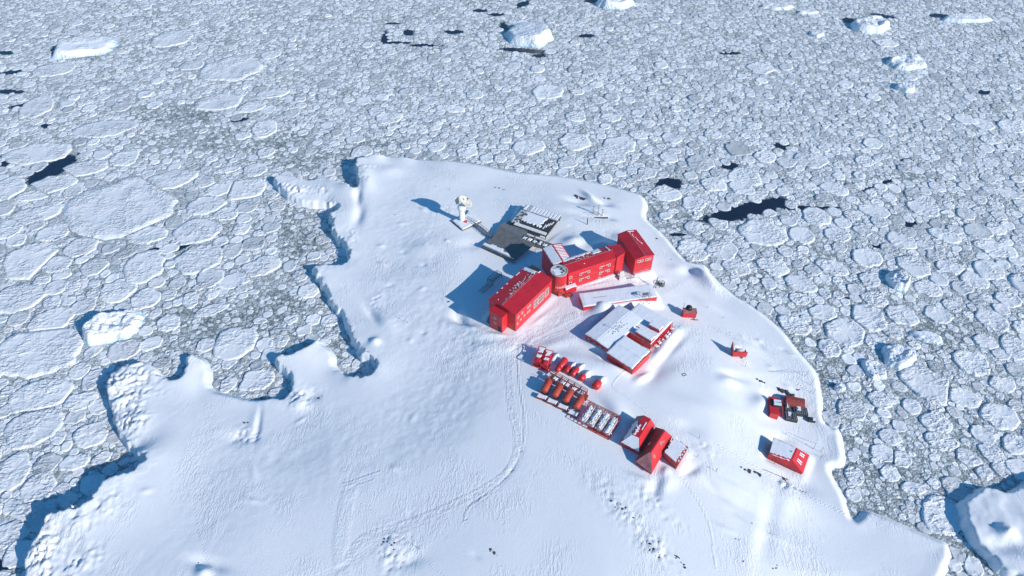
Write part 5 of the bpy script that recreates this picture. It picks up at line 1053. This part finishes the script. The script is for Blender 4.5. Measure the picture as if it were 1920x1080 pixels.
# ---- grey decks behind the main building
def deckpoly(px4, z): return [(*U(a, b, z),) for a, b in px4]
gz = P3(955, 462, 2).z; zt_ = gz+1.6
q = deckpoly([(903.5,460), (965,488), (1003,458), (963,436.5), (938,424), (922,447)], zt_); o = q[1]; pad(q, gz, 2)
t = thing('lower_deck', 'dark grey bare steel deck with snow along its front rail, between dish antenna and annex', 'deck', (o[0], o[1], gz)); ql = [(x-o[0], y-o[1]) for x, y in q]
mb = MB(); mb.hexa(ql, 1.35, 1.6); mb.build('deck', 'deck', t)
u_ = Vector((ql[0][0], ql[0][1], 0)); L = u_.length; ud = u_/L; pd = Vector((ud.y, -ud.x, 0)); pd = pd if pd.y > 0 else -pd
mb = MB(); n = 14; [mb.beam(ud*(L*k/n)+Vector((0, 0, -1)), ud*(L*k/n)+Vector((0, 0, 2.3)), .06) for k in range(n+1)]; mb.beam(Vector((0, 0, 2.3)), ud*L+Vector((0, 0, 2.3)), .06); mb.beam(Vector((0, 0, 1.3)), ud*L+Vector((0, 0, 1.3)), .12); mb.beam(Vector((0, 0, .3)), ud*L+Vector((0, 0, .3)), .1); mb.build('railing', 'steel', t)
r = random.Random(2); pts = []; N = 40
for k in range(N+1): pts.append(ud*(.4+(L-.6)*k/N)+pd*.25)
for k in range(N, -1, -1): f = k/N; pts.append(ud*(.4+(L-.6)*f)+pd*(max(.5, 3.0*math.sin(PI*min(1, (1-f)*.9+.15))**.7*(.75+.28*float(vnoise(f*11, 3.3, 5))+.2*float(vnoise(f*27, 1.3, 6))))))
mb = MB(); k = len(pts); mb.add([p+Vector((0, 0, 1.6)) for p in pts]+[p+Vector((0, 0, 1.85)) for p in pts], [tuple(range(k, 2*k))]+[(i, (i+1) % k, k+(i+1) % k, k+i) for i in range(k)]); mb.build('deck_snow', 'roof_snow', t)
gz2 = P3(1000, 425, 2.5).z; z2 = gz2+2.6; q = deckpoly([(957,418), (1024,441), (1064,411.5), (977,375.5)], z2); pad(q, gz2, 2)
A, B, C_, D_ = [Vector((x, y, 0)) for x, y in q]; o = A; ux = (B-A).normalized(); uy = Vector((-ux.y, ux.x, 0)); LX = (B-A).length; LY = ((D_-A).dot(uy)+(C_-B).dot(uy))/2
t = thing('upper_deck', 'pale panelled platform with a dark middle and big snow patch, farthest structure behind the annex', 'platform', (A.x, A.y, gz2), math.atan2(ux.y, ux.x))
mb = MB(); mb.box(0, LX, 0, LY, 1.6, 2.3); mb.build('deck', 'deck_dark', t); mb = MB(); [mb.box(x, x+.3, y, y+.3, -1, 1.6) for x in (.2, LX*.33, LX*.66, LX-.5) for y in (.2, LY-.5)]; mb.build('post', 'steel', t)
for k in range(11):
    x0 = LX*(.02+.089*k); mb = MB(); mb.box(x0, x0+LX*.083, LY*.72, LY+.3, 2.3, 2.55+.02*(k % 3)); mb.build('roof_panel', 'pale_steel', t)
    if k not in (1,): snow_patch(t, x0+.05, x0+LX*.078, LY*.74, LY+.2, lambda x, y: 2.58, .12, .15, 100+k, 'panel_snow')
for k in range(8): x0 = LX*(.10+.11*k); mb = MB(); mb.box(x0, x0+LX*.105, -.1, LY*.10, 2.3, 2.7); mb.build('side_panel', 'white', t)
snow_patch(t, LX*.12, LX*.76, LY*.22, LY*.71, lambda x, y: 2.3, .3, 1.1, 120, 'deck_snow', sides='xXy')
for k in range(4): snow_patch(t, LX*(.80+.04*k), LX*(.83+.04*k), LY*(.22+.09*k), LY*(.44+.07*k), lambda x, y: 2.3, .2, .15, 130+k, 'deck_snow')
mb = MB(); mb.box(-.2, LX*.14, LY*.05, LY*.7, 2.3, 2.5); mb.build('walkway', 'pale_steel', t)
mb = MB(); r = random.Random(4); [mb.box(x, x+r.uniform(.4, 1.1), y, y+r.uniform(.3, 1.0), 2.4, 2.4+r.uniform(.2, .7)) for x, y in [(LX*r.uniform(.02, .2), LY*r.uniform(.12, .6)) for _ in range(14)]]; mb.build('deck_gear', 'deck', t)
A2 = P3(940, 430, 1.5); t = thing('side_platform', 'small grey platform stepping down to the left of the pale panelled platform', 'platform', (A2.x, A2.y, A2.z), math.atan2(ux.y, ux.x)); mb = MB(); mb.hexa([(-1, 0), (9, -2.5), (10, 2.5), (6, 9), (1.5, 8), (-2, 3)], -1, 1.3); mb.build('deck', 'steel', t)
mb = MB(); [mb.box(1.5+k*.9, 2.1+k*.9, 4+k*.8, 5+k*.8, 1.3, 2.2) for k in range(5)]; mb.build('crates', 'black', t); snow_patch(t, 2, 5, 5.5, 8.2, lambda x, y: 1.9, .3, .7, 140, 'deck_snow')
A3 = P3(989, 452, 1.5); t = thing('pump_rack', 'row of grey pumps crusted with snow between the two decks', 'machinery', (A3.x, A3.y, A3.z), math.atan2(ux.y, ux.x)); mb = MB(); r = random.Random(6)
for k in range(14): x, y = r.uniform(-2, 8), r.uniform(.2, 3.2); mb.cyl((x, y, 0), (x, y, r.uniform(1.2, 2.2)), r.uniform(.25, .5), n=9)
mb.build('pumps', 'steel', t); mb = MB(); mb.box(-2.6, 8.6, -.2, 3.6, -1, 1.0); mb.build('base', 'deck', t)
for k in range(5): snow_patch(t, -2.3+k*2.1, -.8+k*2.1, .0, 1.6+.5*(k % 2), lambda x, y: 1.5, .4, .4, 150+k, 'snow_lump', sides='xXyY')
# walkway from the dish antenna to the deck
pts = [P3(*q_, .5) for q_ in ((875,413), (886,419), (900,428), (914,440), (926,447))]; t = thing('footbridge', 'narrow railed footbridge curving from dish antenna down to the dark deck', 'walkway', pts[0]); o = pts[0]
mb = MB(); rl = MB()
for i in range(4):
    a, b = pts[i]-o, pts[i+1]-o; d = (b-a).normalized(); s = Vector((-d.y, d.x, 0))*.6; mb.loft([a-s+Vector((0, 0, 1.0)), a+s+Vector((0, 0, 1.0)), a+s+Vector((0, 0, 1.12)), a-s+Vector((0, 0, 1.12))], [b-s+Vector((0, 0, 1.0)), b+s+Vector((0, 0, 1.0)), b+s+Vector((0, 0, 1.12)), b-s+Vector((0, 0, 1.12))])
    for sd in (s, -s):
        rl.beam(a+sd+Vector((0, 0, 2.1)), b+sd+Vector((0, 0, 2.1)), .09)
        for f in (0, .33, .66): c = a.lerp(b, f)+sd; rl.beam(c+Vector((0, 0, -.4)), c+Vector((0, 0, 2.1)), .06)
mb.build('deck', 'steel', t); rl.build('railing', 'steel', t)
p_ = P3(875, 409); mb = MB(); 
# boardwalk frame in the shade of the western block
A = P3(905, 547, 1); B = P3(941, 517, 1); t = thing('boardwalk', 'grey boardwalk with open box frame at one end, in blue shade of the western block', 'walkway', A, math.atan2(B.y-A.y, B.x-A.x)); L = (B-A).to_2d().length
mb = MB(); mb.box(0, L*.5, 0, 1.8, .3, .5); mb.box(L*.5, L, 0, 2.2, .8, 1.0); mb.build('boards', 'pale_steel', t); mb = MB()
for x in (L*.5, L):
    for y in (0, 2.2): mb.beam((x, y, -.5), (x, y, 2.0), .08)
for y in (0, 2.2): mb.beam((L*.5, y, 2.0), (L, y, 2.0), .09)
for x in (L*.5, L): mb.beam((x, 0, 2.0), (x, 2.2, 2.0), .09)
[mb.beam((x, y, 0), (x, y, 1.2), .04) for x in (0, L*.17, L*.33) for y in (0, 1.8)]; mb.build('frame', 'dark', t)

# ---- rocks showing through the snow
def outcrop(px, py, wx, wy, n, label, seed, ang=0, hmax=.8):
    P0 = P3(px, py); t = MB(); r = random.Random(seed)
    for k in range(n):
        x, y = r.uniform(-1, 1)*wx, r.gauss(0, .4)*wy; ca, sa = math.cos(math.radians(ang)), math.sin(math.radians(ang)); X, Y_ = x*ca-y*sa, x*sa+y*ca; s = r.uniform(.14, .5)*min(1.5, .5+wx/4)*(.55 if py > 900 else 1); z = tz(P0.x+X, P0.y+Y_)-P0.z
        vv_ = []; m_ = 7
        for f, hh in ((1.0, -.5), (1.0, .15*hmax), (.62, .7*hmax), (.2, 1.0*hmax)):
            vv_ += [(X+s*f*math.cos(2*PI*i/m_)*r.uniform(.7, 1.3)*1.3, Y_+s*f*math.sin(2*PI*i/m_)*r.uniform(.7, 1.3), z+hh*s*r.uniform(.7, 1.2)) for i in range(m_)]
        t.add(vv_, [(j*m_+i, j*m_+(i+1) % m_, (j+1)*m_+(i+1) % m_, (j+1)*m_+i) for j in range(3) for i in range(m_)]+[tuple(range(3*m_, 4*m_))])
    o = t.build('rock_outcrop', 'rock'); o.location = P0; tag(o, label, 'rock', 'dark rocks showing through the snow')
for a_ in [(1474,737,2.6,.9,22,'long dark rock ledge just above the rust red shed',1,-28,1.4),(1087,370,3.2,.8,16,'ragged dark rock line right behind the upper platform',2,-30,1.0),(1138,372,1.8,.6,9,'short dark rock line far behind the end block',3,-20,.9),(1472,899,1.2,1.0,9,'rock cluster below the shore hut, the darkest one',4,-30,1.0),(1419,886,1.3,.6,6,'rock cluster lower left of the shore hut',5,-40,1.0),
 (1497,731,.7,.5,4,'small rock knob upper right of the rust red shed',6,0,1.2),(1427,715,1.6,.5,7,'broken rock line left of the shore poles',7,-15,.7),(1275,1052,2.4,.5,9,'dark rock line at the bottom edge right of centre',8,-55,.9),(1187,970,1.0,.4,3,'small rock on the slope above the bottom rock line',9,0,.8),(1230,1035,2.5,1.5,12,'scattered rocks in the blue pitted snow at bottom centre',10,-40,.7),(1160,945,2.5,1.5,6,'few pebbly rocks in the pitted snow above bottom centre',11,-40,.5),
 (1408,980,.4,.3,2,'tiny rock by the blue hollow, upper one',12,0,.8),(1395,1052,.5,.4,3,'tiny rock near the bottom edge right of centre',13,0,.8),(1382,1010,.5,.4,2,'tiny rock by the blue hollow, lower one',14,0,.8),(725,1020,2.2,3,9,'rocks in the shaded pit at bottom left of centre',15,0,.5),(925,1035,2.5,1.0,7,'thin scatter of stones at bottom centre left',16,-50,.5),(1505,922,1.6,.3,6,'thin dark rock edge on the southeast slope',17,-10,.6),
 (742,402,.8,.5,3,'small dark stones left of the dish antenna',18,0,.6),(945,356,.8,.4,3,'small stones in the snow upper right of the dish antenna',19,0,.5),(930,352,1.5,.7,5,'pitted stones above the dish antenna',20,0,.4),(1232,447,.7,.4,3,'small stone by the coast just left of the drifted hollow',21,0,.7),(1443,1000,.1,.1,1,'single stone on the southeast slope',22,0,.7),(1258,486,.6,.3,3,'dark stone on the snow right of the end block',23,0,.8),(840,566,.6,.4,2,'pebbles in the blue shade left of the western block',24,0,.6),
 (605,745,1.2,.8,3,'stones at the head of the western cove',25,0,.6),(462,793,.9,.5,3,'stone beside the narrow crack on the western snow field',26,0,.9),(1455,1062,1.0,.6,4,'stones at the bottom edge far right of centre',27,0,.6),(375,1052,.8,.6,3,'stones on the small mound at bottom left',28,0,.7),(1900,985,1.2,.8,5,'dark rock poking out of the big islet',29,0,1.2),(1395,880,2.0,1.0,7,'specks of rock left of the shore hut rocks',30,-30,.4)]: outcrop(*a_)

build_island()

# ---------------------------------------------------------------- air
hz_ = MB(); hz_.box(-4200, 4200, -3200, 9200, -4, 215); hm = bpy.data.materials.new('haze'); hm.use_nodes = True; hn = hm.node_tree; hn.nodes.clear()
ho = hn.nodes.new('ShaderNodeOutputMaterial'); hv = hn.nodes.new('ShaderNodeVolumePrincipled'); hv.inputs['Color'].default_value = (.93, .96, 1, 1); hv.inputs['Density'].default_value = .00009; hv.inputs['Anisotropy'].default_value = .1
hn.links.new(hv.outputs[0], ho.inputs['Volume']); M['haze'] = hm; tag(hz_.build('haze', 'haze'), kind='stuff')
